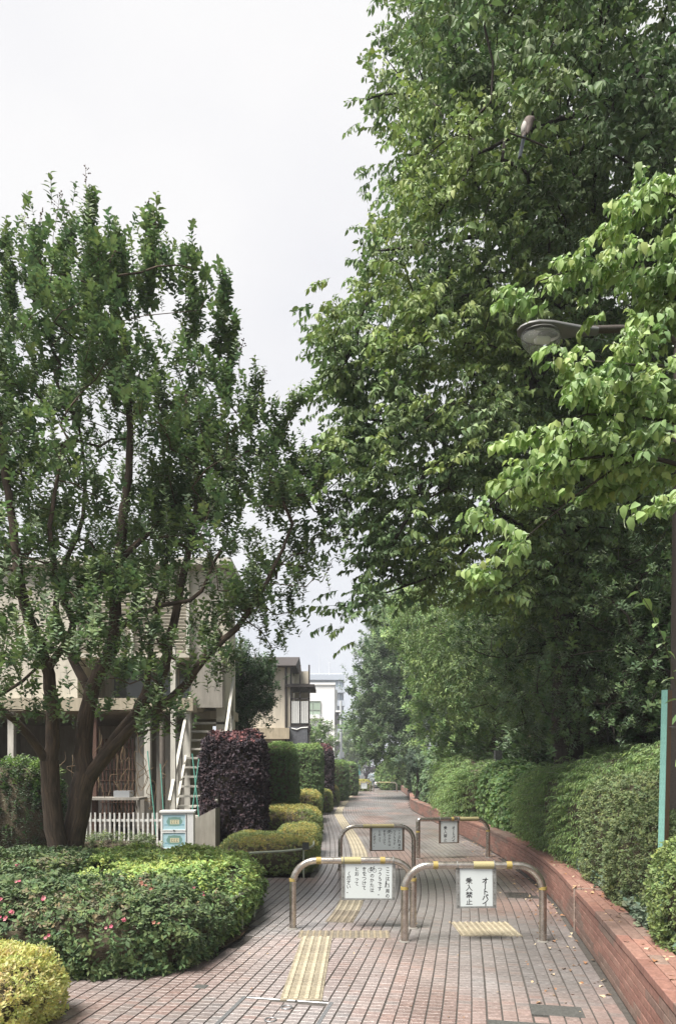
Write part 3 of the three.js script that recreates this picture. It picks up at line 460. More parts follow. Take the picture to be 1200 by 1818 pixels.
function barrier(o) {
  const a = V((o.x0 - 600) * o.d0 / FOCAL, 0, -o.d0), b = V((o.x1 - 600) * o.d1 / FOCAL, 0, -o.d1), w = a.distanceTo(b), mid = a.clone().add(b).multiplyScalar(0.5), turn = -Math.atan2(b.z - a.z, b.x - a.x);
  const t = thing('barrier', o.label, 'barrier', [mid.x, 0, mid.z], turn, o.group), R = o.r ?? 0.035, H = o.h - R, c = o.corner ?? 0.24, hw = w / 2, pts = [];
  const corner = (sx, cr) => { for (let i = 0; i <= 10; i++) { const f = i / 10 * Math.PI / 2; pts.push(V(sx * (hw - cr + cr * Math.cos(f)), H - cr + cr * Math.sin(f), 0)); } };
  const list = [];
  for (let i = 0; i <= 5; i++) list.push(V(-hw, -0.05 + (H - (o.cornerL ?? c) + 0.05) * i / 6, 0));
  corner(-1, o.cornerL ?? c); list.push(...pts); pts.length = 0; for (let i = 1; i < 8; i++) list.push(V(-hw + (o.cornerL ?? c) + (w - (o.cornerL ?? c) - c) * i / 8, H, 0));
  corner(1, c); list.push(...pts.reverse()); for (let i = 5; i >= 0; i--) list.push(V(hw, -0.05 + (H - c + 0.05) * i / 6, 0));
  part(t, 'pipe', tube(list, list.map(() => R), 20), pipeMetal);
  for (const s of [-1, 1]) part(t, 'foot_ring', new THREE.CylinderGeometry(R + 0.012, R + 0.02, 0.012, 16), std(lin(0.25, 0.24, 0.22), { roughness: 0.9, map: grain }), [s * hw, 0.007, 0]);
  for (const [kind, x, len] of o.tape ?? []) {
    if (kind === 'post') { for (const s of [-1, 1]) part(t, 'tape_band', new THREE.CylinderGeometry(R + 0.002, R + 0.002, len, 20), tapeMat, [s * hw, x, 0]); continue; }
    const g = new THREE.CylinderGeometry(R + 0.002, R + 0.002, len, 20); g.rotateZ(Math.PI / 2); part(t, 'tape_band', g, kind === 'pale' ? tapePale : tapeMat, [x, H, 0]);
  }
  if (o.sign) {
    const [sx, sw, sh, tex, fm] = o.sign, y = H - R - sh / 2 + 0.004, s = part(t, 'sign_board', boxGeo(sw, sh, 0.006), std(lin(0.62, 0.66, 0.67), { roughness: 0.5, map: rep(grain, 3, 3) }), [sx, y, 0.012], [0, 0, o.tilt ?? 0]);
    const pl = new THREE.PlaneGeometry(sw - 0.07, sh - 0.02); part(s, 'sign_face', pl, std(0xffffff, { map: tex, roughness: 0.42 }), [0, 0.008, 0.0042]);
    for (const k of [-1, 1]) { part(s, 'edge_strip', boxGeo(0.034, sh, 0.01), fm, [k * (sw / 2 - 0.017), 0, 0.004]); for (let i = 0; i < 4; i++) { const g = new THREE.CylinderGeometry(0.006, 0.006, 0.005, 8); g.rotateX(Math.PI / 2); part(s, 'bolt', g, boltMat, [k * (sw / 2 - 0.018), (i - 1.5) * sh * 0.29, 0.0105]); } }
    part(s, 'bottom_strip', boxGeo(sw - 0.07, 0.016, 0.009), fm, [0, -sh / 2 + 0.008, 0.004]);
    for (const k of [-1, 1]) { const g = new THREE.TorusGeometry(R + 0.004, 0.0045, 6, 18); g.rotateY(Math.PI / 2); part(s, 'clamp', g, frameMat, [k * sw * 0.46, sh / 2 + R - 0.004, -0.012]); }
  }
  return t;
}
const frontTape = [['tape', -0.36, 0.045], ['pale', 0.09, 0.19], ['tape', 0.33, 0.05], ['post', 0.505, 0.03]];
barrier({ x0: 718, x1: 963, d0: 6.36, d1: 6.36, h: 0.755, label: 'nearest steel pipe barrier carrying the crisp motorbike ban sign', sign: [0.02, 0.376, 0.37, motorTexture(5), frameMat], tape: frontTape, tilt: 0.012 });
barrier({ x0: 520, x1: 733, d0: 6.88, d1: 6.9, h: 0.73, label: 'front steel pipe barrier with wide cyclist notice beside the azalea bed', sign: [0.155, 0.55, 0.37, cycleTexture(6), frameMat], tape: [['tape', -0.35, 0.05], ['pale', -0.02, 0.2], ['tape', 0.3, 0.05], ['post', 0.5, 0.03]], tilt: -0.008 });
barrier({ x0: 604, x1: 734, d0: 10.85, d1: 10.95, h: 0.755, r: 0.034, label: 'second row pipe barrier with brown framed cyclist notice', sign: [0.16, 0.56, 0.37, cycleTexture(7), frameRust], tape: [['pale', 0.02, 0.5]] });
barrier({ x0: 742, x1: 866, d0: 12.4, d1: 12.6, h: 0.76, r: 0.038, cornerL: 0.045, label: 'second row pipe barrier with small motorbike ban sign near the wall', sign: [-0.09, 0.385, 0.41, motorTexture(8), frameRust], tape: [['tape', -0.02, 0.05], ['pale', 0.3, 0.36], ['post', 0.5, 0.03]] });
barrier({ x0: 624, x1: 657, d0: 53, d1: 53, h: 0.8, r: 0.045, label: 'far pipe barrier with a pale notice board at path end', sign: [0.25, 0.5, 0.45, signTexture(128, 110, (x) => { for (let i = 0; i < 5; i++) x.fillRect(20 + i * 20, 18, 5, 50 + (i % 2) * 20); }, 9), frameMat], tape: [['pale', 0, 0.7]] });
barrier({ x0: 663, x1: 704, d0: 53, d1: 53, h: 0.8, r: 0.045, label: 'far plain pipe barrier without a sign at path end', tape: [['pale', 0, 0.9]] });

// ---------------------------------------------------------------- street lamp and stake
{
  const at = V(2.757, 0.4, -5.5), t = thing('street_lamp', 'grey street lamp with cobra head and glass bowl among leaves', 'street lamp', [at.x, at.y, at.z]);
  const pm = std(lin(0.1, 0.085, 0.075), { roughness: 0.55, metalness: 0.3, map: rep(grain, 1, 6) }), hm = std(lin(0.24, 0.245, 0.25), { roughness: 0.5, metalness: 0.25, map: rep(grain, 3, 3) });
  const y = (py) => EYE + (HORIZON - py) * 5.5 / FOCAL - at.y, x = (px) => (px - 600) * 5.5 / FOCAL - at.x;
  part(t, 'pole', tube([V(0, -0.1, 0), V(0.005, 1.5, 0), V(0.012, 3, 0), V(0.02, y(620), 0)], [0.062, 0.058, 0.052, 0.045], 20), pm);
  part(t, 'arm', tube([V(0.02, y(640), 0), V(0, y(606), 0), V(-0.1, y(588), 0), V(x(1100), y(584), 0), V(x(1030), y(586), 0)], [0.03, 0.03, 0.03, 0.03, 0.03], 12), pm);
  // housing: lofted teardrop, flat below
  const rings = [[1060, 0.034, 0.03, 0.03], [1030, 0.05, 0.036, 0.034], [1000, 0.085, 0.044, 0.036], [975, 0.115, 0.05, 0.03], [950, 0.125, 0.05, 0.02], [932, 0.105, 0.04, 0.014], [921, 0.06, 0.026, 0.008], [917, 0.01, 0.006, 0.004]], pos = [], idx = [], N = 20;
  rings.forEach(([px, hz, up, dn]) => { for (let k = 0; k < N; k++) { const f = k / N * 2 * Math.PI, s = Math.sin(f), c = Math.cos(f); pos.push(x(px), y(588) + (s > 0 ? s * up : s * dn), c * hz); } });
  for (let i = 0; i < rings.length - 1; i++) for (let k = 0; k < N; k++) { const a = i * N + k, b = i * N + (k + 1) % N; idx.push(a, b, a + N, b, b + N, a + N); }
  const g = new THREE.BufferGeometry(); g.setAttribute('position', new THREE.Float32BufferAttribute(pos, 3)); g.setIndex(idx); g.computeVertexNormals();
  const h = part(t, 'lamp_housing', g, hm); part(h, 'seam', (() => { const s = new THREE.TorusGeometry(0.122, 0.005, 6, 28); s.rotateX(Math.PI / 2); s.scale(1.25, 1, 1); return s; })(), hm, [x(958), y(594), 0]);
  const bowl = new THREE.SphereGeometry(1, 28, 14, 0, 2 * Math.PI, Math.PI / 2, Math.PI / 2); bowl.scale(0.165, 0.155, 0.11);
  part(t, 'glass_bowl', bowl, new THREE.MeshPhysicalMaterial({ color: lin(0.92, 0.94, 0.94), roughness: 0.16, transmission: 0.9, thickness: 0, ior: 1.5, bumpMap: rep(grainBump, 6, 2), bumpScale: 0.004, side: THREE.DoubleSide }), [x(960), y(596), 0]);
  part(t, 'bulb', new THREE.CapsuleGeometry(0.03, 0.08, 6, 12).rotateZ(Math.PI / 2), std(lin(0.75, 0.75, 0.72), { roughness: 0.35 }), [x(962), y(604), 0]);
  part(t, 'reflector', (() => { const s = new THREE.SphereGeometry(1, 20, 8, 0, 6.2832, 0, Math.PI / 2); s.scale(0.15, 0.02, 0.1); return s; })(), std(lin(0.6, 0.6, 0.6), { metalness: 0.8, roughness: 0.3 }), [x(960), y(597), 0]);
  const s = thing('timber_stake', 'squared timber stake with one face painted teal beside lamp pole', 'stake', [2.455, 0.36, -5.2]), a = V(0, 0, 0), b = V(0.045, 1.86, 0);
  const wood = std(lin(0.2, 0.125, 0.075), { map: rep(barkTex, 8, 1), roughness: 0.85, bumpMap: rep(barkBump, 6, 1), bumpScale: 0.002 });
  part(s, 'post', beam(a, b, 0.05, 0.055), wood, [0.03, 0, 0], [0, -1.0, 0]);
  part(s, 'painted_face', beam(a, b, 0.047, 0.006).translate(0, 0.002, 0.0308), std(lin(0.33, 0.68, 0.6), { roughness: 0.6, map: rep(grain, 2, 6) }), [0.03, 0, 0], [0, -1.0, 0]);
  part(s, 'wire_tie', (() => { const w = new THREE.TorusGeometry(0.045, 0.004, 6, 20); w.rotateX(Math.PI / 2); w.scale(1.6, 1, 1.3); return w; })(), boltMat, [0.09, 1.58, 0]);
  const bl = thing('bollard_light', 'small grey post with square cap poking out of right hedge', 'bollard', [3.78, 0.5, -16]);
  part(bl, 'post', boxGeo(0.09, 1.4, 0.09, 0, 0.7, 0), hm); part(bl, 'cap', boxGeo(0.16, 0.2, 0.16, 0, 1.5, 0), hm);
}

// ---------------------------------------------------------------- leaves
const G = {
  myrtle: variants(4, { n: 13, len: 0.062, wid: 0.036, stem: 0.2, kind: 'around', pts: 3, bend: 0.2, hue: 0.14 }),
  cherry: variants(6, { n: 12, vary: 0.4, len: 0.08, wid: 0.038, stem: 0.26, kind: 'hang', droop: 0.35, pts: 3, bend: 0.35, fold: 0.35, hue: 0.13 }),
  dogwood: variants(5, { n: 9, vary: 0.35, len: 0.074, wid: 0.044, stem: 0.17, kind: 'hang', droop: 0.18, pts: 3, bend: 0.4, fold: 0.3, hue: 0.1 }),
  broad: variants(5, { n: 12, vary: 0.35, len: 0.08, wid: 0.042, stem: 0.2, kind: 'around', pts: 2, hue: 0.16 }),
  willowy: variants(3, { n: 12, len: 0.085, wid: 0.02, stem: 0.26, kind: 'hang', droop: 0.7, pts: 2, bend: 0.5, hue: 0.14 }),
  azalea: variants(4, { n: 12, len: 0.036, wid: 0.017, stem: 0.05, kind: 'tuft', pts: 2, bend: 0.2, hue: 0.2 }),
  box: variants(4, { n: 14, len: 0.022, wid: 0.013, stem: 0.04, kind: 'tuft', pts: 2, bend: 0.1, hue: 0.16 }),
  privet: variants(4, { n: 13, len: 0.026, wid: 0.013, stem: 0.045, kind: 'tuft', pts: 2, bend: 0.1, hue: 0.14 }),
  feather: variants(4, { n: 16, len: 0.06, wid: 0.011, stem: 0.2, kind: 'hang', droop: 0.45, pts: 2, bend: 0.4, hue: 0.16 }),
  ivy: variants(3, { n: 7, len: 0.05, wid: 0.044, stem: 0.07, kind: 'tuft', pts: 2, bend: 0.2, hue: 0.18 }),
  lorop: variants(3, { n: 12, len: 0.042, wid: 0.026, stem: 0.06, kind: 'tuft', pts: 2, bend: 0.2, hue: 0.2 }),
};
const leafy = leafMat(0xffffff), glossy = leafMat(0xffffff, { clearcoat: 0.4, clearcoatRoughness: 0.35, transmission: 0.25 }), thin = leafMat(0xffffff, { transmission: 0.48, clearcoat: 0.18 });

// ---------------------------------------------------------------- crape myrtle on the left
const myrtle = (() => {
  const D = 7.7, p = (x, y, d = D) => P(x, y, d);
  const t = tree({
    name: 'crape_myrtle', label: 'spreading multi-stemmed crape myrtle rising from the azalea bed', at: V(-3.13, 0, -7.7), center: [190, 850, 7.8], bark: [0.125, 0.092, 0.072],
    limbs: [
      { name: 'trunk', pts: [p(106, 1640, 7.6), p(102, 1520, 7.6), p(94, 1440, 7.55), p(88, 1350, 7.5)], r: [0.12, 0.1], flare: 0.03, bare: true },
      { name: 'trunk', pts: [p(118, 1640, 7.8), p(126, 1510, 7.8), p(141, 1440, 7.75), p(155, 1372, 7.7)], r: [0.14, 0.125], flare: 0.03, bare: true },
      { pts: [p(86, 1362, 7.5), p(52, 1305, 7.3), p(0, 1256, 7.1), p(-60, 1160, 6.9), p(-90, 1000, 6.8)], r: [0.05, 0.02] },
      { pts: [p(88, 1375, 7.5), p(96, 1290, 7.5), p(84, 1190, 7.4), p(48, 1085, 7.2), p(28, 960, 7.1), p(10, 840, 7.1), p(-10, 650, 7.2)], r: [0.085, 0.02] },
      { pts: [p(88, 1185, 7.4), p(130, 1110, 7.1), p(105, 1040, 6.9), p(90, 940, 6.8), p(110, 800, 6.9)], r: [0.045, 0.014] },
      { pts: [p(150, 1390, 7.7), p(150, 1285, 7.75), p(168, 1215, 7.8), p(200, 1140, 7.8), p(206, 1040, 7.8), p(220, 920, 7.8), p(230, 790, 7.8), p(225, 640, 7.7), p(190, 480, 7.6)], r: [0.105, 0.016] },
      { pts: [p(162, 1230, 7.8), p(120, 1150, 8.1), p(100, 1060, 8.4), p(150, 900, 8.6), p(140, 740, 8.6)], r: [0.055, 0.015] },
      { pts: [p(203, 1130, 7.8), p(232, 1098, 7.7), p(290, 1075, 7.5), p(348, 1060, 7.4), p(390, 980, 7.4)], r: [0.042, 0.014] },
      { pts: [p(155, 1388, 7.7), p(190, 1335, 7.6), p(240, 1268, 7.6), p(288, 1200, 7.65), p(305, 1120, 7.7), p(330, 1000, 7.8), p(350, 860, 7.8), p(330, 700, 7.8)], r: [0.082, 0.018] },
      { pts: [p(160, 1382, 7.7), p(205, 1325, 7.5), p(250, 1280, 7.4), p(310, 1235, 7.35), p(370, 1162, 7.4), p(425, 1108, 7.5), p(470, 1040, 7.6), p(520, 930, 7.8)], r: [0.075, 0.014] },
      { pts: [p(240, 1268, 7.6), p(262, 1210, 7.9), p(270, 1130, 8.2), p(300, 960, 8.5), p(290, 780, 8.5)], r: [0.045, 0.014] },
      { pts: [p(210, 1000, 7.8), p(250, 960, 7.9), p(330, 880, 8), p(440, 800, 8.1)], r: [0.04, 0.012] },
    ],
    lobes: [
      [160, 540, 7.6, 0.95], [30, 590, 7.8, 1.0], [265, 570, 7.7, 0.85], [365, 640, 7.9, 0.6], [120, 750, 7.2, 1.2], [295, 780, 7.4, 1.1], [420, 790, 7.9, 0.75], [505, 830, 8.2, 0.6], [0, 850, 7.5, 1.1],
      [180, 930, 7.0, 0.75], [330, 950, 7.5, 0.9], [465, 940, 8, 0.75], [545, 890, 8.3, 0.45], [440, 1060, 7.7, 0.55], [505, 1120, 7.9, 0.36], [520, 1010, 8, 0.4], [60, 1040, 6.8, 0.5], [250, 1040, 8.6, 0.6], [20, 1170, 6.6, 0.5],
      [110, 1180, 6.5, 0.36], [255, 1240, 6.9, 0.25], [270, 1310, 6.9, 0.2], [160, 970, 9, 0.9], [-150, 700, 8, 1.4], [-150, 1000, 7.5, 1.2], [160, 700, 9, 1.3], [350, 850, 9, 1.1], [40, 1250, 6.6, 0.3], [350, 1120, 7.3, 0.35], [60, 1140, 6.7, 0.45], [200, 1180, 6.9, 0.35], [300, 1160, 7.0, 0.4], [150, 1255, 6.8, 0.28], [330, 1270, 7.0, 0.2], [400, 1130, 7.3, 0.4], [240, 1110, 7, 0.3], [480, 1060, 7.7, 0.5], [560, 960, 8.1, 0.5], [590, 850, 8.2, 0.45], [240, 860, 8.4, 1.0], [20, 1040, 6.6, 0.4], [110, 1100, 6.7, 0.32], [180, 1060, 6.8, 0.36], [270, 1030, 6.9, 0.4], [340, 1060, 7, 0.36], [230, 1170, 6.9, 0.3], [60, 1200, 6.6, 0.34], [370, 1180, 7.2, 0.25], [150, 1140, 6.8, 0.3], [10, 1290, 6.6, 0.3], [290, 1260, 7, 0.22], [420, 1180, 7.3, 0.22], [300, 1100, 7, 0.3],
    ],
    shoots: [[p(155, 560, 7.6), p(160, 460, 7.6), p(162, 365, 7.6)], [p(262, 560, 7.7), p(268, 470, 7.7), p(272, 398, 7.7)], [p(390, 640, 7.9), p(398, 560, 7.9), p(402, 508, 7.9)], [p(335, 620, 7.8), p(345, 550, 7.8), p(343, 510, 7.8)], [p(20, 560, 7.8), p(12, 490, 7.8), p(8, 430, 7.8)], [p(60, 540, 7.8), p(66, 480, 7.7), p(62, 430, 7.7)], [p(110, 520, 7.5), p(116, 450, 7.5), p(120, 415, 7.5)], [p(210, 560, 7.7), p(212, 480, 7.7), p(205, 430, 7.7)], [p(400, 720, 7.9), p(412, 640, 7.9), p(415, 590, 7.9)], [p(445, 780, 8), p(452, 710, 8), p(460, 680, 8)], [p(490, 800, 8.1), p(520, 740, 8.1), p(540, 712, 8.1)], [p(560, 880, 8.2), p(585, 830, 8.2), p(604, 800, 8.2)]],
    shootSprigs: 3, tipsPer: 46, hollow: 0.2, gaps: 0.43, gapScale: 1.5, sprigs: 6, spread: 0.19, mode: 'up', tilt: 0.55, twig: 0.0036, twigMax: 0.03, upness: 1.0,
    leaves: G.myrtle, mat: leafy, colors: [[0.11, 0.185, 0.066], [0.1, 0.17, 0.07], [0.135, 0.215, 0.07], [0.16, 0.235, 0.08]], size: [0.7, 1.3],
  });
  // last year's seed heads standing above the leaves
  const seedM = std(lin(0.12, 0.085, 0.06), { roughness: 0.9 });
  for (const [x, y, h, d] of [[155, 372, 88, 7.6], [95, 420, 90, 7.7], [60, 440, 80, 7.7], [40, 470, 90, 7.8], [268, 410, 50, 7.7], [285, 440, 60, 7.7], [330, 520, 40, 7.8], [392, 510, 28, 7.9], [210, 470, 70, 7.7], [120, 430, 60, 7.6], [415, 600, 30, 7.9], [425, 640, 40, 7.9], [465, 690, 30, 8]]) {
    const a = p(x, y, d).sub(t.position), list = [], top = a.clone().add(V(rr(-0.08, 0.08), h * d / FOCAL, rr(-0.1, 0.1))), twig = tube([a.clone().add(V(0, -0.2, 0)), a, top], [0.004, 0.003, 0.0015], 4); list.push(twig);
    for (let i = 0; i < 16; i++) { const b = a.clone().lerp(top, 0.15 + 0.85 * i / 16), e = b.clone().add(V(rr(-1, 1), rr(0.3, 0.9), rr(-1, 1)).multiplyScalar(0.11 * (1.1 - i / 18))); list.push(tube([b, e], [0.0016, 0.0012], 3)); for (let k = 0; k < 2; k++) { const s = new THREE.IcosahedronGeometry(rr(0.006, 0.009), 0); const q = k ? b.clone().lerp(e, rr(0.4, 0.8)) : e; s.translate(q.x, q.y, q.z); list.push(s); } }
    part(t, 'seed_head', merge(list), seedM);
  }
  return t;
})();

// ---------------------------------------------------------------- big cherry on the right, its limbs reaching over the path
const cherry = tree({
  name: 'cherry_tree', label: 'huge drooping broadleaf tree arching over the brick path', at: V(3.95, 0.75, -11.5), center: [1010, 500, 10.5], bark: [0.05, 0.042, 0.036],
  limbs: [
    { name: 'trunk', pts: [P(1012, 1460, 11.5), P(1005, 1280, 11.5), P(1010, 1050, 11.2), P(1030, 800, 10.8), P(1050, 560, 10.4), P(1060, 350, 10), P(1050, 60, 9.5), P(1000, -260, 9)], r: [0.28, 0.05], flare: 0.08, leafFrom: 0.7, wiggle: 0.03 },
    { pts: [P(1045, 590, 10.4), P(1000, 610, 9.6), P(950, 672, 8.9), P(868, 752, 8.3), P(800, 800, 8), P(752, 846, 7.8), P(726, 915, 7.7), P(700, 960, 7.7)], r: [0.1, 0.02] },
    { pts: [P(1060, 420, 10.2), P(1250, 200, 8.5), P(1200, 115, 7.6), P(1100, 165, 7.1), P(1006, 207, 6.9), P(900, 250, 6.8), P(840, 275, 6.9)], r: [0.07, 0.015] },
    { pts: [P(1050, 560, 10.4), P(900, 520, 9), P(800, 535, 8.4), P(734, 580, 8), P(680, 600, 7.9), P(622, 620, 8)], r: [0.07, 0.014] },
    { pts: [P(1055, 330, 10), P(900, 300, 8.8), P(780, 190, 8.2), P(700, 165, 8.2), P(650, 178, 8.2)], r: [0.06, 0.008] },
    { pts: [P(1040, 690, 10.6), P(930, 820, 9.5), P(860, 930, 8.8), P(790, 1010, 8.4), P(720, 1040, 8.2), P(640, 1070, 8)], r: [0.07, 0.007] },
    { pts: [P(1050, 100, 9.5), P(900, 20, 8.5), P(780, -60, 8.2)], r: [0.06, 0.015] },
    { pts: [P(1060, 300, 10), P(1250, 100, 9), P(1450, 0, 9)], r: [0.08, 0.02] },
    { pts: [P(1035, 760, 10.7), P(1200, 700, 9.6), P(1380, 700, 9)], r: [0.08, 0.02] },
    { pts: [P(1060, 450, 10.2), P(860, 420, 9), P(720, 440, 8.3), P(640, 450, 8.2)], r: [0.06, 0.01] },
  ],
  lobes: [
    [865, 60, 8, 1.3], [950, 100, 7.2, 1.4], [1100, 60, 7.5, 1.5], [1200, 200, 7.2, 1.3], [825, 240, 8.2, 0.8], [700, 175, 8.3, 0.4, 0.22, 0.5], [735, 25, 8.3, 0.35, 0.5, 0.4], [715, 300, 8.3, 0.28, 0.28, 0.3], [880, 300, 7.1, 1.0], [1000, 300, 7.3, 1.1], [1120, 320, 8, 1.2],
    [740, 440, 8, 0.62], [665, 460, 8.2, 0.36, 0.42, 0.4], [820, 480, 7.5, 1.0], [940, 480, 8, 1.1], [610, 600, 8.2, 0.5], [560, 585, 8.3, 0.26, 0.4, 0.3], [700, 610, 7.8, 0.8], [820, 650, 7.5, 0.95], [920, 700, 8.5, 1.1], [1050, 600, 9, 1.4], [630, 730, 8, 0.55], [720, 780, 7.7, 0.8], [830, 820, 7.8, 0.9],
    [665, 870, 8, 0.55], [760, 920, 8, 0.7], [860, 960, 8.2, 0.8], [630, 950, 8.2, 0.36], [690, 1000, 8.2, 0.35], [780, 1020, 8.5, 0.45], [950, 900, 9, 1.1], [1000, 1000, 9, 1.0], [1100, 950, 9, 1.3], [1130, 780, 9.5, 1.4], [900, 300, 11, 2.3], [1100, 500, 12, 2.4], [820, 700, 11, 1.6], [1000, 800, 12, 2.1], [1300, 400, 8.4, 2.0],
    [1350, 800, 9, 2.0], [1000, -250, 8.5, 2.4], [1250, -200, 8.5, 2.4], [1450, 100, 10, 2.4], [600, 1085, 8, 0.16, 0.22, 0.2], [640, 1075, 8, 0.14, 0.22, 0.2], [670, 1040, 8.1, 0.2], [880, -120, 9, 1.6], [710, 620, 9.6, 1.0], [730, 850, 9.6, 0.95], [650, 760, 9.4, 0.55], [860, 400, 9.8, 1.5], [900, 150, 9.8, 1.4], [800, 960, 9.6, 0.8], [650, 650, 8.6, 0.6], [620, 830, 8.6, 0.5], [690, 720, 8.6, 0.7], [650, 960, 8.6, 0.5], [720, 980, 8.8, 0.6], [600, 690, 8.4, 0.5],
  ],
  tipsPer: 34, hollow: 0.35, gaps: 0.33, sprigs: 7, spread: 0.27, mode: 'hang', tilt: 0.5, twig: 0.0042, twigMax: 0.05, upness: 0.1, sag: 0.12, each: 26, zones: true,
  leaves: G.cherry, mat: leafy, colors: [[0.115, 0.2, 0.07], [0.14, 0.225, 0.075], [0.175, 0.27, 0.08], [0.23, 0.325, 0.085]], size: [0.75, 1.2],
});

// ---------------------------------------------------------------- pale fresh-leaved tree leaning in from the right
const dogwood = tree({
  name: 'dogwood_tree', label: 'young tree with fresh yellow green leaves in front of street lamp', at: V(3.35, 0.75, -4.9), center: [1330, 700, 4.9], bark: [0.09, 0.08, 0.07],
  limbs: [
    { name: 'trunk', pts: [P(1420, 1570, 4.9), P(1410, 1200, 4.9), P(1400, 900, 4.9), P(1390, 600, 4.9), P(1360, 350, 4.9), P(1320, 150, 4.9)], r: [0.07, 0.02], flare: 0.02, bare: true },
    { pts: [P(1375, 420, 4.9), P(1250, 370, 4.8), P(1150, 340, 4.8), P(1110, 400, 4.75)], r: [0.022, 0.004] },
    { pts: [P(1390, 560, 4.9), P(1250, 490, 4.8), P(1150, 480, 4.8), P(1050, 470, 4.85), P(955, 500, 4.95)], r: [0.024, 0.004] },
    { pts: [P(1395, 720, 4.9), P(1270, 660, 4.7), P(1150, 650, 4.6), P(1060, 640, 4.55), P(1000, 650, 4.6)], r: [0.024, 0.004] },
    { pts: [P(1398, 830, 4.9), P(1250, 760, 4.7), P(1130, 740, 4.6), P(1020, 740, 4.6), P(960, 775, 4.65)], r: [0.024, 0.004] },
    { pts: [P(1400, 950, 4.9), P(1270, 850, 4.7), P(1130, 810, 4.65), P(1010, 820, 4.65), P(920, 860, 4.65), P(860, 905, 4.7)], r: [0.026, 0.004] },
    { pts: [P(1130, 812, 4.65), P(1020, 880, 4.7), P(940, 950, 4.7), P(885, 1005, 4.7)], r: [0.01, 0.003] },
    { pts: [P(1400, 1000, 4.9), P(1280, 920, 4.4), P(1195, 905, 4.1)], r: [0.02, 0.004] },
  ],
  lobes: [
    [1175, 335, 4.8, 0.27, 0.16, 0.35], [1120, 400, 4.8, 0.2, 0.08, 0.26], [1010, 475, 4.9, 0.26, 0.07, 0.3], [1125, 495, 4.8, 0.3, 0.09, 0.36], [945, 512, 4.95, 0.1, 0.04, 0.14], [1105, 650, 4.55, 0.26, 0.06, 0.3], [1010, 655, 4.6, 0.1, 0.03, 0.15], [1180, 600, 4.7, 0.2, 0.08, 0.3],
    [1060, 720, 4.6, 0.34, 0.1, 0.32], [970, 770, 4.65, 0.2, 0.08, 0.22], [1150, 730, 4.6, 0.28, 0.12, 0.3], [1080, 800, 4.6, 0.32, 0.1, 0.3], [940, 830, 4.65, 0.26, 0.1, 0.26], [870, 900, 4.7, 0.12, 0.09, 0.16], [990, 850, 4.7, 0.26, 0.09, 0.26], [1130, 840, 4.75, 0.3, 0.1, 0.3], [910, 970, 4.7, 0.1, 0.06, 0.12], [885, 1005, 4.7, 0.05, 0.05, 0.08], [1195, 905, 4.1, 0.09, 0.05, 0.1], [1190, 450, 4.8, 0.2, 0.12, 0.3], [1190, 690, 4.7, 0.2, 0.12, 0.3], [1190, 800, 4.7, 0.2, 0.1, 0.3], [1180, 550, 4.9, 0.2, 0.1, 0.3], [1040, 690, 4.7, 0.22, 0.06, 0.25], [1020, 790, 4.6, 0.3, 0.07, 0.25], [1260, 500, 4.8, 0.4, 0.3, 0.4], [1280, 750, 4.8, 0.4, 0.3, 0.4],
  ],
  tipsPer: 210, hollow: 0, gaps: 0.3, sprigs: 6, spread: 0.1, flat: 0.5, mode: 'hang', tilt: 0.28, twig: 0.0022, twigMax: 0.01, upness: 0.2, sag: 0.1, each: 44,
  leaves: G.dogwood, mat: thin, colors: [[0.31, 0.46, 0.14], [0.28, 0.43, 0.13], [0.37, 0.5, 0.16], [0.23, 0.37, 0.12]], size: [0.75, 1.1], leafOpts: { transmission: 0.48, clearcoat: 0.18 },
});
{ // single leafy shoot by the lamp pole
  const base = P(1210, 1330, 4.7), t = thing('leafy_shoot', 'slender shoot with large round leaves beside the lamp pole', 'plant', [base.x, 0.5, base.z]), rel = (p) => p.sub(V(base.x, 0.5, base.z));
  const pts = smoothLine([V(base.x + 0.02, 0.5, base.z), P(1212, 1300, 4.7), P(1190, 1180, 4.65), P(1162, 1100, 4.6), P(1128, 1040, 4.55)].map(rel), 0.05);
  part(t, 'stem', tube(pts, pts.map((_, i) => 0.007 - 0.005 * i / pts.length), 6), bark([0.1, 0.1, 0.06]));
  const g = leafShape(0.1, 0.055, 0.3, 0.45, 3), ms = [[0.2, 0.33, 0.1], [0.15, 0.27, 0.09], [0.24, 0.37, 0.1]].map((c) => leafMat(lin(...c), { vertexColors: false, transmission: 0.4 }));
  for (let i = 0; i < 22; i++) { const f = 0.42 + 0.58 * i / 22, p = pts[Math.min(pts.length - 1, Math.floor(f * pts.length))], m = part(t, 'leaf', g, ms[i % 3], [p.x, p.y, p.z], [rr(-0.4, 0.4), i % 2 ? rr(2.2, 4) : rr(-0.9, 0.9), rr(-0.5, 0.3)]); m.rotation.order = 'YXZ'; m.scale.setScalar(rr(0.7, 1.1)); }
}

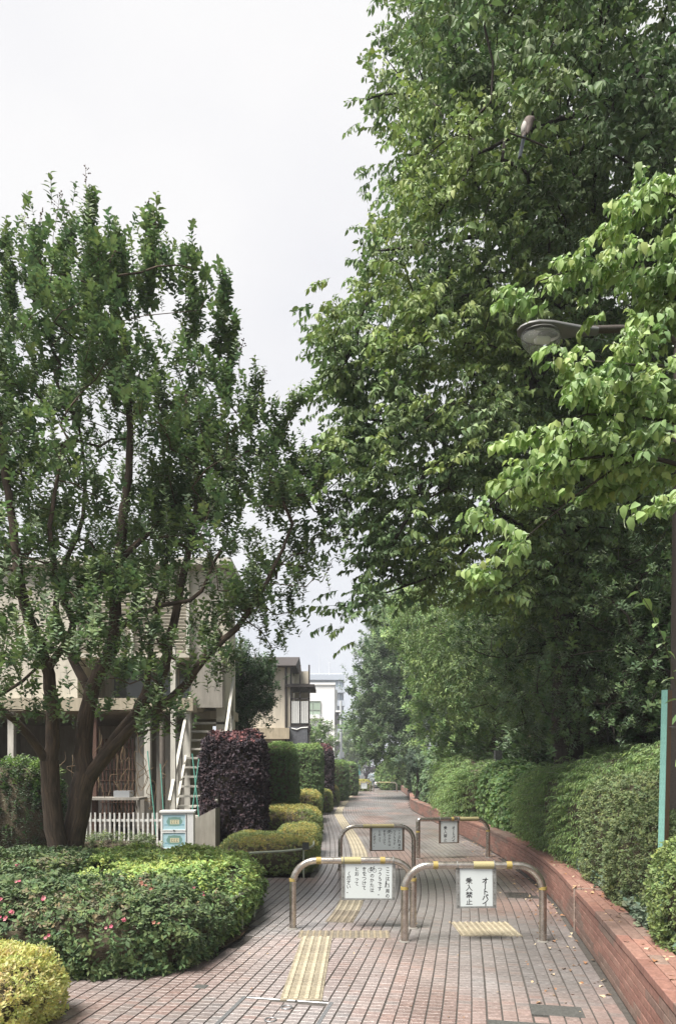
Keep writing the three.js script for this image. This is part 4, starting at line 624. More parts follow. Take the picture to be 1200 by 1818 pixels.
// ---------------------------------------------------------------- understorey and farther trees on the right
const shade = [[0.085, 0.155, 0.06], [0.1, 0.18, 0.065], [0.12, 0.2, 0.065]];
function shadeTree(label, at, lobes, o = {}) {
  return tree({ name: o.name ?? 'evergreen_tree', label, at, group: o.group, center: [lobes[0][0], lobes[0][1], lobes[0][2]], bark: o.bark ?? [0.06, 0.052, 0.045], limbs: o.limbs ?? [{ name: 'trunk', pts: [at.clone().add(V(0, -0.1, 0)), at.clone().add(V(0.1, o.trunk ?? 1.6, 0.05)), P(lobes[0][0], lobes[0][1], lobes[0][2])], r: [o.r ?? 0.11, 0.03], flare: 0.03, leafFrom: 0.5 }], lobes, tipsPer: o.tips ?? 26, hollow: 0.35, gaps: o.gaps ?? 0.34, sprigs: o.sprigs ?? 6, spread: o.spread ?? 0.26, mode: 'hang', tilt: 0.95, twig: 0.004, upness: 0.3, leaves: o.leaves ?? G.broad, mat: o.mat ?? leafy, colors: o.colors ?? shade, size: o.size ?? [0.8, 1.25], gapScale: o.gapScale });
}
shadeTree('glossy evergreen standing behind the lamp pole', V(4.4, 0.9, -8.6), [[1110, 1150, 8.6, 1.3], [1190, 1030, 8.4, 1.2], [1030, 1260, 9.2, 0.75], [990, 1290, 10, 0.6], [1000, 1220, 10, 0.7], [1150, 1270, 8.2, 0.7], [1260, 1200, 8, 1.1], [1060, 1100, 9.6, 0.9]], { size: [0.55, 0.9], tips: 44 });
shadeTree('dark evergreen under the arching tree beside its trunk', V(4.9, 0.9, -12.6), [[960, 1180, 12.5, 1.5], [1050, 1120, 12.5, 1.4], [880, 1130, 12.5, 1.1], [960, 1060, 12.5, 1.3], [900, 1250, 12.3, 0.8], [1010, 1290, 12.6, 0.8]], { size: [0.6, 1], tips: 40 });
shadeTree('willowy tree with fine hanging leaves behind the feathery hedge', V(4.6, 0.8, -16), [[850, 1130, 15.5, 1.5], [790, 1090, 16, 1.2], [900, 1080, 16, 1.4], [880, 1210, 15.5, 1.2], [830, 1220, 15.5, 0.9], [930, 1200, 16.5, 1.3]], { leaves: G.willowy, colors: [[0.15, 0.24, 0.08], [0.18, 0.27, 0.085], [0.2, 0.3, 0.09]], size: [1, 1.6], tips: 36 });
shadeTree('light green tree between the willowy tree and dark far tree', V(5.6, 0.7, -23), [[800, 1180, 22, 1.8], [770, 1110, 22, 1.5], [730, 1110, 23, 1.1], [850, 1250, 21, 1.4], [780, 1270, 22, 1.2], [880, 1130, 24, 2.0], [800, 1330, 22, 0.9]], { name: 'broadleaf_tree', colors: [[0.2, 0.32, 0.1], [0.24, 0.36, 0.11], [0.17, 0.28, 0.09]], size: [1.1, 1.8], tips: 34, spread: 0.34, sprigs: 6 });
shadeTree('dense dark green tree leaning over the far barriers', V(5.4, 0.5, -42), [[700, 1230, 40, 2.6], [660, 1290, 40, 1.6], [690, 1320, 39, 1.6], [730, 1150, 41, 2.4], [680, 1180, 40, 1.8], [740, 1300, 40, 2.0], [700, 1110, 41, 1.5], [720, 1350, 38, 1.2]], { name: 'broadleaf_tree', colors: [[0.085, 0.155, 0.06], [0.1, 0.18, 0.065], [0.12, 0.2, 0.065]], size: [1.8, 2.8], tips: 26, spread: 0.6, sprigs: 6, r: 0.25, gapScale: 0.5 });
shadeTree('tall pale green tree behind the dense dark tree', V(9, 0.6, -58), [[720, 1130, 57, 3.4], [700, 1090, 58, 2.4], [760, 1180, 56, 3.5], [690, 1260, 57, 2.4]], { name: 'broadleaf_tree', colors: [[0.15, 0.23, 0.085], [0.18, 0.26, 0.09]], size: [2.4, 3.6], tips: 8, spread: 0.9, r: 0.3, gapScale: 0.35 });
shadeTree('bright green tree beyond the far utility pole', V(2.3, 0, -95), [[622, 1330, 95, 2.4], [632, 1310, 96, 2.2], [612, 1345, 94, 1.8], [645, 1340, 95, 2.2]], { name: 'broadleaf_tree', colors: [[0.14, 0.22, 0.09], [0.17, 0.25, 0.09]], size: [2.6, 4], tips: 9, spread: 0.9, r: 0.2, gapScale: 0.35 });
shadeTree('small light green tree before the white building', V(-2, 0, -46), [[570, 1312, 46, 1.2], [556, 1300, 46, 0.9], [580, 1328, 46, 0.8]], { name: 'broadleaf_tree', colors: [[0.18, 0.28, 0.09], [0.15, 0.25, 0.085]], size: [1.6, 2.4], tips: 20, spread: 0.4, gapScale: 0.6 });
shadeTree('dark conifer-like tree between house stair and cream house', V(-2.55, 0, -18.5), [[435, 1215, 18.5, 0.75], [405, 1195, 18.5, 0.6], [455, 1235, 18.5, 0.6], [440, 1280, 18.5, 0.7], [415, 1260, 18.5, 0.6], [465, 1195, 18.5, 0.4], [425, 1165, 18.5, 0.35]], { colors: [[0.06, 0.125, 0.05], [0.075, 0.15, 0.055]], tips: 120, spread: 0.2, size: [0.8, 1.2] });
shadeTree('small dark tree with slim trunk on the wall bend', V(3.42, 0.36, -29.5), [[735, 1352, 29.3, 0.55], [722, 1362, 29.3, 0.4], [748, 1362, 29.3, 0.4], [735, 1378, 29.2, 0.3]], { colors: [[0.05, 0.1, 0.055], [0.06, 0.115, 0.06]], tips: 60, spread: 0.2, trunk: 0.6, r: 0.14 });
// unseen trees added outside the frame to block light and shade the bank
for (const [x, d, turn, label] of [[9.6, 4.5, 2.1, 'unseen drooping tree added deep in the bank past the lamp'], [9.4, 19, 4, 'unseen drooping tree added behind the willowy tree']]) {
  const c = cherry.clone(); c.name = numbered('cherry_tree'); c.position.set(x, 0.9, -d); c.rotation.y = turn; c.userData = { label, category: 'tree', group: GROUPS.cherry_tree }; [...c.children].filter((m) => m.name === 'leaf').forEach((m) => c.remove(m)); scene.add(c);
}

// ---------------------------------------------------------------- hedges and shrubs, left
const pinkM = [[0.58, 0.14, 0.22], [0.6, 0.25, 0.28], [0.38, 0.17, 0.12]].map((c) => leafMat(lin(...c), { vertexColors: false, transmission: 0.3 }));
shrub({
  name: 'azalea_hedge', label: 'dark clipped azalea hedge with a few pink flowers round the tree', category: 'hedge', leaves: G.azalea, mat: leafMat(0xffffff, { transmission: 0.25, clearcoat: 0.16 }), density: 640, lump: 3.2, rough: 0.15, depth: 0.09, up: 0.6, jit: 0.6, p: 3.2, holes: 0.24,
  colors: [[0.075, 0.125, 0.04], [0.06, 0.11, 0.04], [0.09, 0.15, 0.045], [0.11, 0.165, 0.055]], tips: [[0.13, 0.19, 0.06], [0.17, 0.15, 0.08]], tipsFrom: 0.5, tipShare: 0.5, size: [0.9, 1.6],
  lobes: [{ c: [-2.35, 0.2, 5.92], r: [1.25, 0.4, 0.76] }, { c: [-1.86, 0.12, 6.2], r: [0.82, 0.32, 0.8] }, { c: [-3.95, 0.28, 6.75], r: [1.75, 0.45, 1.5] }],
  after: (bed, hitAt) => {
    const petal = leafShape(0.026, 0.02, 0.2, -0.2, 2), fl = merge([0, 1, 2, 3, 4].map((i) => { const g = petal.clone(); g.rotateZ(0.5); g.rotateY(i * 1.2566); g.setAttribute('uv', new THREE.Float32BufferAttribute(new Float32Array(g.attributes.position.count * 2), 2)); return g; }));
    const spots = [[4, 1588, 4], [8, 1602, 4], [2, 1612, 3], [36, 1542, 2], [40, 1576, 2], [18, 1640, 3], [85, 1604, 2], [95, 1668, 2], [226, 1638, 2], [203, 1657, 2], [285, 1646, 2], [250, 1566, 3], [262, 1577, 3], [277, 1580, 3], [296, 1580, 2], [320, 1576, 2], [352, 1585, 3], [367, 1589, 4], [394, 1612, 2], [30, 1632, 2], [438, 1622, 2], [60, 1700, 1], [330, 1600, 1]];
    for (const [x, y, n] of spots) for (let i = 0; i < n; i++) { const w = hitAt(x + rr(-6, 6), y + rr(-6, 6)); if (w) part(bed, 'flower', fl, pinkM[x > 245 && x < 300 ? 2 : i % 2], [w.x, w.y + 0.05, w.z + 0.1], [rr(0.3, 1.4), rr(-0.6, 0.6), rr(-0.5, 0.5)]).scale.setScalar(rr(0.6, 1.0)); }
  },
});
shrub({
  name: 'azalea_hedge', label: 'brighter green low azalea clump behind the dark azalea hedge', category: 'hedge', leaves: G.azalea, mat: glossy, density: 640, lump: 2.8, rough: 0.12, up: 0.8, jit: 0.6, p: 2.8, colors: [[0.18, 0.29, 0.07], [0.21, 0.32, 0.075], [0.14, 0.24, 0.065]], tips: [[0.34, 0.43, 0.1], [0.28, 0.39, 0.09]], tipsFrom: 0.33, size: [0.9, 1.5],
  lobes: [{ c: [-2.1, 0.26, 7.4], r: [1.2, 0.4, 1.4] }, { c: [-1.58, 0.16, 6.95], r: [0.62, 0.34, 0.95] }],
});
shrub({
  name: 'privet_bush', label: 'golden yellow clipped privet bush at the paved corner', leaves: G.privet, mat: thin, density: 1500, lump: 5, rough: 0.1, depth: 0.06, up: 0.9, jit: 0.6, p: 3.4, colors: [[0.6, 0.58, 0.17], [0.53, 0.54, 0.15], [0.64, 0.58, 0.22], [0.44, 0.49, 0.13]], tips: [[0.68, 0.6, 0.26], [0.66, 0.53, 0.26]], tipsFrom: 0.5, tipShare: 0.5,
  lobes: [{ c: [-2.5, 0.2, 3.95], r: [0.72, 0.27, 0.68] }, { c: [-3.1, 0.2, 4.1], r: [0.7, 0.27, 0.6] }],
});
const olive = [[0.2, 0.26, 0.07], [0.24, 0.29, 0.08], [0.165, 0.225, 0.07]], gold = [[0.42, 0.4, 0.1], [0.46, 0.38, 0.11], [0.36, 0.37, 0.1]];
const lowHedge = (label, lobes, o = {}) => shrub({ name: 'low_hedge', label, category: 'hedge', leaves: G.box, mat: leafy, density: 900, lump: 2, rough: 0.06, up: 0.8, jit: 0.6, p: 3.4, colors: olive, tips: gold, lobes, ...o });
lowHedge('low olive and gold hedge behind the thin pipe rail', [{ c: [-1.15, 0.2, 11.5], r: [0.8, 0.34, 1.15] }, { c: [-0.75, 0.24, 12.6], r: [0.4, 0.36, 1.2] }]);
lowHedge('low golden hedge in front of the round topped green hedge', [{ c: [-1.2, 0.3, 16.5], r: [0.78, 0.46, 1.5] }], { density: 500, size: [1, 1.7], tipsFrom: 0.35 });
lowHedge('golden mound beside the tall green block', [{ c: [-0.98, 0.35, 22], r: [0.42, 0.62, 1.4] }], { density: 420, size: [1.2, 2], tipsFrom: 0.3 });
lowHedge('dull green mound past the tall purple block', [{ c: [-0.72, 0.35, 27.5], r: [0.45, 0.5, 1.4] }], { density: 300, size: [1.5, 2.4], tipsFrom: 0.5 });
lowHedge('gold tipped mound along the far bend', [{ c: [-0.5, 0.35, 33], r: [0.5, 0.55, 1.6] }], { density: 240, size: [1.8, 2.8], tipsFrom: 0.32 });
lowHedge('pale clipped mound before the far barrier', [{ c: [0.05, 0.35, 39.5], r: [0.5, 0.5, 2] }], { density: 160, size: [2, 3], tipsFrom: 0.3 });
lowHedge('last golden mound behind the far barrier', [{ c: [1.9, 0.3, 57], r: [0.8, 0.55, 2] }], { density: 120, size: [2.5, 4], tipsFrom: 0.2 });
const block = (name, label, lobes, o) => shrub({ name, label, category: 'hedge', density: 420, lump: 2.6, rough: 0.12, depth: 0.1, up: 0.5, jit: 0.7, p: 6, lobes, ...o });
const purple = { leaves: G.lorop, mat: leafMat(0xffffff, { transmission: 0.12, clearcoat: 0.08 }), colors: [[0.036, 0.022, 0.03], [0.03, 0.02, 0.029], [0.044, 0.025, 0.033]], tips: [[0.2, 0.085, 0.09], [0.15, 0.065, 0.07]], tipsFrom: 0.46, tipShare: 0.7 };
block('purple_hedge', 'tall dark purple clipped hedge block by the stair', [{ c: [-2.16, 1.16, 14.2], r: [0.6, 1.2, 0.6] }], { ...purple, density: 520, size: [0.9, 1.7] });
const greenHedge = { leaves: G.box, mat: leafy, colors: [[0.11, 0.2, 0.06], [0.13, 0.225, 0.065], [0.09, 0.17, 0.055]], tips: [[0.22, 0.34, 0.09]], tipsFrom: 0.3, size: [1.4, 2.2] };
block('green_hedge', 'round topped green clipped hedge next to purple block', [{ c: [-1.72, 1.2, 20], r: [0.5, 1.25, 0.55] }], { ...greenHedge, density: 560, p: 3.6 });
block('green_hedge', 'tall square clipped green hedge with bright top', [{ c: [-1.18, 1.25, 25.5], r: [0.55, 1.32, 0.7] }], { ...greenHedge, density: 420, size: [1.8, 2.8], });
block('purple_hedge', 'narrow reddish purple hedge behind the tall square green hedge', [{ c: [-1.0, 1.35, 31], r: [0.65, 1.35, 0.9] }], { ...purple, density: 260, size: [1.8, 2.6], tipsFrom: 0.2 });
block('green_hedge', 'long clipped green hedge along the far left bend', [{ c: [-0.2, 1.05, 39], r: [0.7, 1.1, 2.2] }], { ...greenHedge, density: 200, size: [2.4, 3.6] });
block('green_hedge', 'last clipped hedge before the far barriers', [{ c: [0.55, 1.05, 47], r: [0.7, 1.1, 2.4] }], { ...greenHedge, density: 160, size: [2.8, 4] });
shrub({ name: 'nandina_bush', label: 'dark leafy bush between the white fence and left trunk', leaves: G.broad, mat: leafy, density: 190, lump: 1.6, rough: 0.16, depth: 0.2, up: 0.2, mode: 'arch', p: 2.2, colors: [[0.06, 0.115, 0.04], [0.075, 0.14, 0.045]], tips: [[0.17, 0.28, 0.06]], size: [0.6, 0.95], holes: 0.34, lobes: [{ c: [-5.1, 0.85, 10.6], r: [0.85, 0.95, 0.6] }, { c: [-5.9, 0.8, 10.3], r: [0.9, 1.0, 0.7] }] });
shrub({ name: 'weed_clump', label: 'light weedy clump at the foot of the white fence', category: 'plant', leaves: G.broad, mat: thin, density: 170, lump: 2, rough: 0.1, depth: 0.1, up: 0.3, mode: 'arch', p: 2, colors: [[0.14, 0.21, 0.07], [0.18, 0.24, 0.09]], size: [0.45, 0.75], holes: 0.42, lobes: [{ c: [-3.9, 0.15, 11.8], r: [1.0, 0.35, 0.4] }] });

// ---------------------------------------------------------------- hedges on the bank, right
const rb = (d, off) => rightEdge(d) + off;
shrub({ name: 'box_hedge', label: 'bright clipped box hedge on the wall nearest the stake foot', category: 'hedge', leaves: G.box, mat: leafy, density: 950, lump: 2.6, rough: 0.07, depth: 0.07, up: 0.6, jit: 0.6, p: 3.2, colors: [[0.19, 0.27, 0.075], [0.22, 0.3, 0.08], [0.16, 0.235, 0.07]], tips: [[0.3, 0.37, 0.1]], size: [1, 1.5],
  lobes: [{ c: [rb(4.3, 0.62), 0.72, 4.2], r: [0.34, 0.46, 0.75], g: 0.36 }, { c: [rb(3.4, 0.66), 0.72, 3.2], r: [0.36, 0.46, 0.7], g: 0.36 }] });
shrub({ name: 'box_hedge', label: 'olive clipped hedge past the stake above the mortar joint', category: 'hedge', leaves: G.box, mat: leafy, density: 850, lump: 2.2, rough: 0.08, depth: 0.08, up: 0.6, jit: 0.6, p: 3, colors: [[0.17, 0.225, 0.085], [0.195, 0.25, 0.09], [0.14, 0.2, 0.075]], size: [1, 1.6],
  lobes: [{ c: [rb(5.7, 0.68), 0.75, 5.75], r: [0.4, 0.55, 0.75], g: 0.36 }, { c: [rb(6.9, 0.74), 0.85, 7.0], r: [0.46, 0.7, 0.8], g: 0.36 }, { c: [rb(6.2, 1.35), 0.95, 6.2], r: [0.5, 0.72, 0.9], g: 0.4 }] });
const fern = { leaves: G.feather, mat: thin, mode: 'arch', density: 260, lump: 1.5, rough: 0.14, depth: 0.14, up: 0.35, jit: 0.7, p: 2.5, colors: [[0.24, 0.375, 0.12], [0.27, 0.41, 0.135], [0.2, 0.32, 0.1]] };
shrub({ name: 'feathery_hedge', label: 'soft feathery light green hedge drooping over the brick wall', category: 'hedge', ...fern, lobes: [{ c: [rb(8.6, 0.95), 0.95, 8.5], r: [0.72, 0.86, 0.95], g: 0.36 }, { c: [rb(10, 0.95), 0.95, 10], r: [0.74, 0.92, 0.95], g: 0.36 }, { c: [rb(11.5, 0.95), 0.92, 11.6], r: [0.72, 0.84, 0.95], g: 0.36 }] });
shrub({ name: 'bank_shrub', label: 'feathery shrubs on the slope behind the olive hedge', ...fern, density: 220, lobes: [{ c: [rb(7, 1.6), 1.2, 7.6], r: [0.75, 0.8, 1.1], g: 0.5 }, { c: [rb(6, 2.2), 1.1, 6], r: [0.7, 0.7, 0.8], g: 0.5 }, { c: [rb(9.5, 1.9), 1.3, 9.8], r: [0.8, 0.75, 1.2], g: 0.6 }, { c: [rb(11, 2), 1.3, 12], r: [0.9, 0.8, 1.3], g: 0.6 }] });
shrub({ name: 'round_shrub', label: 'bright round-leaved shrub past the feathery hedge', leaves: G.ivy, mat: thin, density: 230, lump: 1.8, rough: 0.12, depth: 0.1, up: 0.5, p: 2.4, colors: [[0.18, 0.31, 0.09], [0.22, 0.35, 0.1]], size: [1.2, 1.8], lobes: [{ c: [rb(14, 0.8), 0.85, 14], r: [0.6, 0.75, 0.9], g: 0.36 }, { c: [rb(15.5, 0.9), 0.95, 15.6], r: [0.65, 0.85, 0.9], g: 0.36 }] });
shrub({ name: 'round_shrub', label: 'loose light green shrub under the willowy tree', ...fern, density: 130, size: [1.5, 2.3], lobes: [{ c: [rb(19, 0.9), 0.9, 19], r: [0.75, 0.8, 1.6], g: 0.36 }, { c: [rb(22, 1.2), 1.1, 22], r: [0.9, 1.1, 1.7], g: 0.36 }] });
shrub({ name: 'round_shrub', label: 'mixed green shrub before the slim trunked tree', leaves: G.ivy, mat: leafy, density: 110, lump: 1.2, rough: 0.2, depth: 0.2, up: 0.5, p: 2.3, colors: [[0.09, 0.16, 0.06], [0.12, 0.2, 0.07]], size: [2, 3], lobes: [{ c: [rb(27, 1.3), 1.0, 27], r: [0.9, 1.2, 1.8], g: 0.36 }, { c: [rb(33, 1.5), 1.2, 33], r: [1.2, 1.4, 2.2], g: 0.36 }] });
shrub({ name: 'round_shrub', label: 'bright lime shrub behind the plain far barrier', leaves: G.ivy, mat: thin, density: 60, lump: 0.8, rough: 0.25, depth: 0.2, up: 0.5, p: 2.2, colors: [[0.2, 0.32, 0.08], [0.24, 0.36, 0.09]], size: [3, 4.5], lobes: [{ c: [5.6, 1.2, 60], r: [2, 1.6, 2], g: 0 }] });
shrub({ name: 'round_shrub', label: 'dim green shrub lining the right edge near far barriers', leaves: G.ivy, mat: leafy, density: 70, lump: 0.8, rough: 0.25, depth: 0.2, up: 0.5, p: 2.2, colors: [[0.08, 0.14, 0.055], [0.1, 0.17, 0.06]], size: [2.6, 3.8], lobes: [{ c: [rb(41, 1.1), 0.9, 41], r: [0.9, 0.9, 3], g: 0.3 }, { c: [rb(48, 1.1), 0.9, 48], r: [0.9, 0.9, 3], g: 0.3 }] });
{ // ivy spilling along the wall's inner edge
  const t = thing('ivy', 'grey green ivy creeping along the top of brick wall', 'ivy', [rb(5, 0.35), 0.4, -5]); const items = [];
  for (let i = 0; i < 900; i++) { const d = rr(3.2, 10), k = rnd() * rnd(), x = rb(d, 0.22 + rr(0, 0.14) + 0.1 * fbm(d * 3, 1, 2, 3, 5)); const q = new THREE.Quaternion().setFromEuler(new THREE.Euler(rr(-0.7, 0.7), rr(0, 6.28), rr(-0.3, 0.9))); items.push({ p: V(x, 0.42 + 0.12 * k, -d).sub(t.position), q, s: rr(0.55, 1.0), c: tint([[0.085, 0.14, 0.075], [0.12, 0.18, 0.11], [0.16, 0.21, 0.14]]) }); }
  instanced(t, 'foliage', G.ivy, leafy, items);
  const lit = thing('fallen_leaves', 'dry brown and yellow fallen leaves along the wall foot', 'leaves', [2.8, 0, -9]); lit.userData.kind = 'stuff'; const l2 = [];
  const dry = leafShape(0.06, 0.035, 0.4, 0.5, 2); dry.setAttribute('color', new THREE.Float32BufferAttribute(new Float32Array(dry.attributes.position.count * 3).fill(1), 3));
  for (let i = 0; i < 330; i++) { const top = rnd() < 0.3, d = top ? rr(3.6, 9) : rr(4.6, 15.5), x = top ? rb(d, rr(0.02, 0.3)) : rb(d, -0.04 - rnd() * rnd() * 0.7); l2.push({ p: V(x, top ? 0.426 : 0.008, -d).sub(lit.position), q: new THREE.Quaternion().setFromEuler(new THREE.Euler(rr(-0.3, 0.3), rr(0, 6.28), rr(-0.2, 0.4))), s: rr(0.4, 1.15), c: tint([[0.3, 0.14, 0.06], [0.5, 0.36, 0.2], [0.2, 0.11, 0.06], [0.55, 0.45, 0.3], [0.16, 0.1, 0.06]]) }); }
  for (let i = 0; i < 140; i++) l2.push({ p: V(rr(-0.8, 1.9), 0.008, -rr(4.4, 14)).sub(lit.position), q: new THREE.Quaternion().setFromEuler(new THREE.Euler(rr(-0.3, 0.3), rr(0, 6.28), rr(-0.2, 0.4))), s: rr(0.25, 0.6), c: tint([[0.4, 0.3, 0.18], [0.2, 0.12, 0.07]]) });
  instanced(lit, 'leaf_litter', [dry], leafMat(0xffffff, { transmission: 0.1 }), l2);
}
{ // long-tailed bird perched in the big tree
  const at = P(934, 222, 6.15), t = thing('bird', 'grey brown long-tailed bird perched on a twig in tree', 'bird', [at.x, at.y, at.z], 0.35); t.scale.setScalar(1.05);
  const gm = std(lin(0.2, 0.165, 0.15), { roughness: 0.85, map: rep(grain, 6, 6) }), dk = std(lin(0.045, 0.055, 0.07), { roughness: 0.6 }), pale = std(lin(0.5, 0.48, 0.45), { roughness: 0.85 });
  const spine = [V(0.075, 0.075, 0), V(0.06, 0.07, 0), V(0.035, 0.052, 0), V(0.015, 0.02, 0), V(-0.005, -0.03, 0), V(-0.02, -0.08, 0), V(-0.03, -0.12, 0)];
  part(t, 'body', tube(smoothLine(spine, 0.012), smoothLine(spine, 0.012).map((_, i, a) => { const f = i / (a.length - 1); return 0.004 + 0.042 * Math.pow(Math.sin(Math.PI * Math.min(1, 0.12 + f * 0.86)), 0.8) * (f < 0.22 ? 0.62 + f : 1); }), 14), gm);
  part(t, 'belly', (() => { const g = new THREE.SphereGeometry(1, 14, 10); g.scale(0.026, 0.06, 0.032); g.rotateZ(-0.2); return g; })(), pale, [-0.026, -0.03, 0.004]);
  part(t, 'beak', (() => { const g = new THREE.ConeGeometry(0.007, 0.03, 8); g.rotateZ(-Math.PI / 2); return g; })(), dk, [0.09, 0.076, 0]);
  part(t, 'tail', (() => { const g = boxGeo(0.02, 0.2, 0.032, 0, -0.1, 0); g.rotateZ(-0.22); return g; })(), dk, [-0.026, -0.11, 0]);
  for (const s of [-1, 1]) { part(t, 'wing', (() => { const g = new THREE.SphereGeometry(1, 12, 10); g.scale(0.02, 0.085, 0.01); g.rotateZ(-0.25); return g; })(), gm, [0.006, -0.03, s * 0.034]); part(t, 'leg', bar(V(0, -0.06, s * 0.012), V(0.03, -0.115, s * 0.012), 0.0028, 5), dk); part(t, 'eye', new THREE.SphereGeometry(0.0045, 8, 6), dk, [0.062, 0.08, s * 0.018]); }
  part(t, 'perch_twig', tube([V(-0.2, -0.18, 0.05), V(0.03, -0.118, 0), V(0.25, -0.08, -0.04)], [0.006, 0.008, 0.007], 6), bark([0.06, 0.05, 0.04]));
}
// dense evergreens closing the bank behind
const backRow = [['dense evergreen at the bank top behind the lamp', 6.6, 9.5, [[0, 2.2, 0, 1.9], [0.4, 3.9, 0.2, 1.7], [-0.6, 3, 1, 1.4], [0, 0.9, 0, 1.6]]], ['dense evergreen at the bank top past the arching trunk', 6.9, 14.5, [[0, 2.2, 0, 2.0], [0.2, 4.2, 0, 1.9], [-0.9, 1.6, 0.8, 1.5], [0.5, 0.9, -0.6, 1.7]]], ['dense evergreen at the bank top behind willowy tree', 7.4, 20, [[0, 2.2, 0, 2.2], [-0.6, 4.4, 0, 2.0], [-1, 1.2, -1, 1.8]]], ['dense evergreen at the bank top behind light green tree', 8.2, 28, [[0, 2.4, 0, 2.6], [-0.6, 5, 0, 2.2], [-1.2, 1.4, -1, 2.0]]], ['dense evergreen filling the bank toward the far barriers', 9, 37, [[0, 2.6, 0, 2.8], [-0.6, 5.6, 0, 2.6], [-1.4, 1.4, 1, 2.2]]]];
for (const [label, x, d, ls] of backRow) shrub({ name: 'evergreen_shrub', label, leaves: G.broad, mat: glossy, mode: 'arch', density: d < 18 ? 42 : 22, lump: 0.9, rough: 0.5, depth: 0.5, up: 0.3, p: 2.1, colors: shade, size: d < 18 ? [1.3, 2] : [2, 3], coreInset: 0.5, lobes: ls.map(([a, b, c, r]) => ({ c: [x + a, 0.7 + b, d + c], r: [r, r, r], g: 0.5 })) });

// ---------------------------------------------------------------- low pipe rails, fence, poster box
{
  const rail = std(lin(0.5, 0.55, 0.42), { roughness: 0.45, metalness: 0.2, map: rep(grain, 4, 4) });
  const mk = (label, pts, posts) => { const o = pts[0], t = thing('pipe_rail', label, 'railing', [o.x, 0, o.z]), r = pts.map((p) => V(p.x - o.x, p.y, p.z - o.z)), s = smoothLine(r, 0.06); part(t, 'rail', tube(s, s.map(() => 0.017), 12), rail); for (const f of posts) { const p = s[Math.round(f * (s.length - 1))]; part(t, 'post', new THREE.CylinderGeometry(0.014, 0.014, p.y, 10), rail, [p.x, p.y / 2, p.z]); } return [t, s]; };
  const [t, s] = mk('thin pale pipe rail along the low olive hedge', [P(392, 1518, 10.2), P(450, 1514, 10.15), P(505, 1511, 10.12), P(540, 1507, 10.2), P(555, 1502, 10.6), P(557, 1494, 11.2)], [0.02, 0.55, 0.9]);
  const p = s[Math.round(0.55 * (s.length - 1))]; part(t, 'plate', boxGeo(0.1, 0.11, 0.012), std(lin(0.09, 0.09, 0.085), { roughness: 0.7, map: grain }), [p.x + 0.03, p.y + 0.045, p.z + 0.022]);
  mk('short pale pipe rail at the rounded end of azalea bed', [V(-1.2, 0.36, -6.05), V(-1.03, 0.375, -6.5), V(-0.93, 0.38, -7.0), V(-0.92, 0.38, -7.5)], [0.05, 0.5, 0.95]);
  const f = thing('picket_fence', 'low white picket fence in front of the house', 'fence', [-4.9, 0, -12.5]), wm = std(lin(0.8, 0.8, 0.78), { roughness: 0.6, map: rep(grain, 2, 4) });
  const picket = boxGeo(0.03, 0.68, 0.016, 0, 0.5, 0); for (let i = 0; i < 42; i++) part(f, 'picket', picket, wm, [-1.95 + i * 0.088, rr(-0.006, 0.006), 0.012], [0, 0, rr(-0.012, 0.012)]);
  for (const y of [0.3, 0.7]) part(f, 'rail', boxGeo(3.74, 0.045, 0.014), wm, [-0.12, y, -0.006]);
  const k = thing('brick_edging', 'low terracotta edging under the white picket fence', 'edging', [-4.9, 0, -12.38]); const tm = std(lin(0.3, 0.15, 0.1), { map: rep(grain, 3, 3), roughness: 0.9 }); for (let i = 0; i < 18; i++) part(k, 'brick', chamferBox(0.2, 0.16, 0.1, 0.006), tm, [-1.85 + i * 0.21, 0.14 + rr(-0.004, 0.004), 0], [0, rr(-0.03, 0.03), 0]);
  const b = thing('notice_cabinet', 'white cabinet with two pale blue notices at fence end', 'cabinet', [-2.9, 0, -12.2], 0.1);
  const cw = std(lin(0.78, 0.79, 0.79), { roughness: 0.5 }); part(b, 'body', merge([boxGeo(0.58, 0.86, 0.3, 0, 0.43, -0.16)]), cw); part(b, 'lid', boxGeo(0.62, 0.03, 0.36, 0, 0.878, -0.16), cw);
  const blue = (seed) => { const c = document.createElement('canvas'); c.width = 200; c.height = 140; const x = c.getContext('2d'), r = mulberry(seed); x.fillStyle = '#b3d6e2'; x.fillRect(0, 0, 200, 140); for (let i = 0; i < 40; i++) { x.fillStyle = `rgba(${150 + r() * 60},${190 + r() * 40},${200 + r() * 40},0.25)`; x.fillRect(r() * 200, r() * 140, 20 * r(), 30 * r()); } x.fillStyle = '#7ea39b'; x.fillRect(48, 26, 112, 82); x.fillStyle = '#86b3c4'; x.fillRect(16, 90, 176, 14); x.fillStyle = '#7ea39b'; x.beginPath(); x.ellipse(104, 66, 70, 44, 0, 0, 7); x.fill(); x.fillStyle = '#d8d3b4'; x.fillRect(66, 48, 80, 42); x.fillStyle = '#55604e'; for (let i = 0; i < 3; i++) { x.fillRect(76 + i * 22, 56, 13, 5); x.fillRect(78 + i * 22, 66, 4, 14); x.fillRect(76 + i * 22, 78, 14, 4); } const t = new THREE.CanvasTexture(c); t.colorSpace = THREE.SRGBColorSpace; t.needsUpdate = true; return t; };
  for (const [y, s] of [[0.69, 3], [0.36, 4]]) { const n = part(b, 'notice', new THREE.PlaneGeometry(0.4, 0.27), std(0xffffff, { map: blue(s), roughness: 0.5 }), [-0.055, y, -0.0065]); part(n, 'frame', merge([boxGeo(0.44, 0.02, 0.014, 0, 0.145, 0), boxGeo(0.44, 0.02, 0.014, 0, -0.145, 0), boxGeo(0.02, 0.27, 0.014, -0.21, 0, 0), boxGeo(0.02, 0.27, 0.014, 0.21, 0, 0)]), cw, [0, 0, 0.002]); part(n, 'lock', boxGeo(0.03, 0.016, 0.012), boltMat, [0, -0.146, 0.012]); }
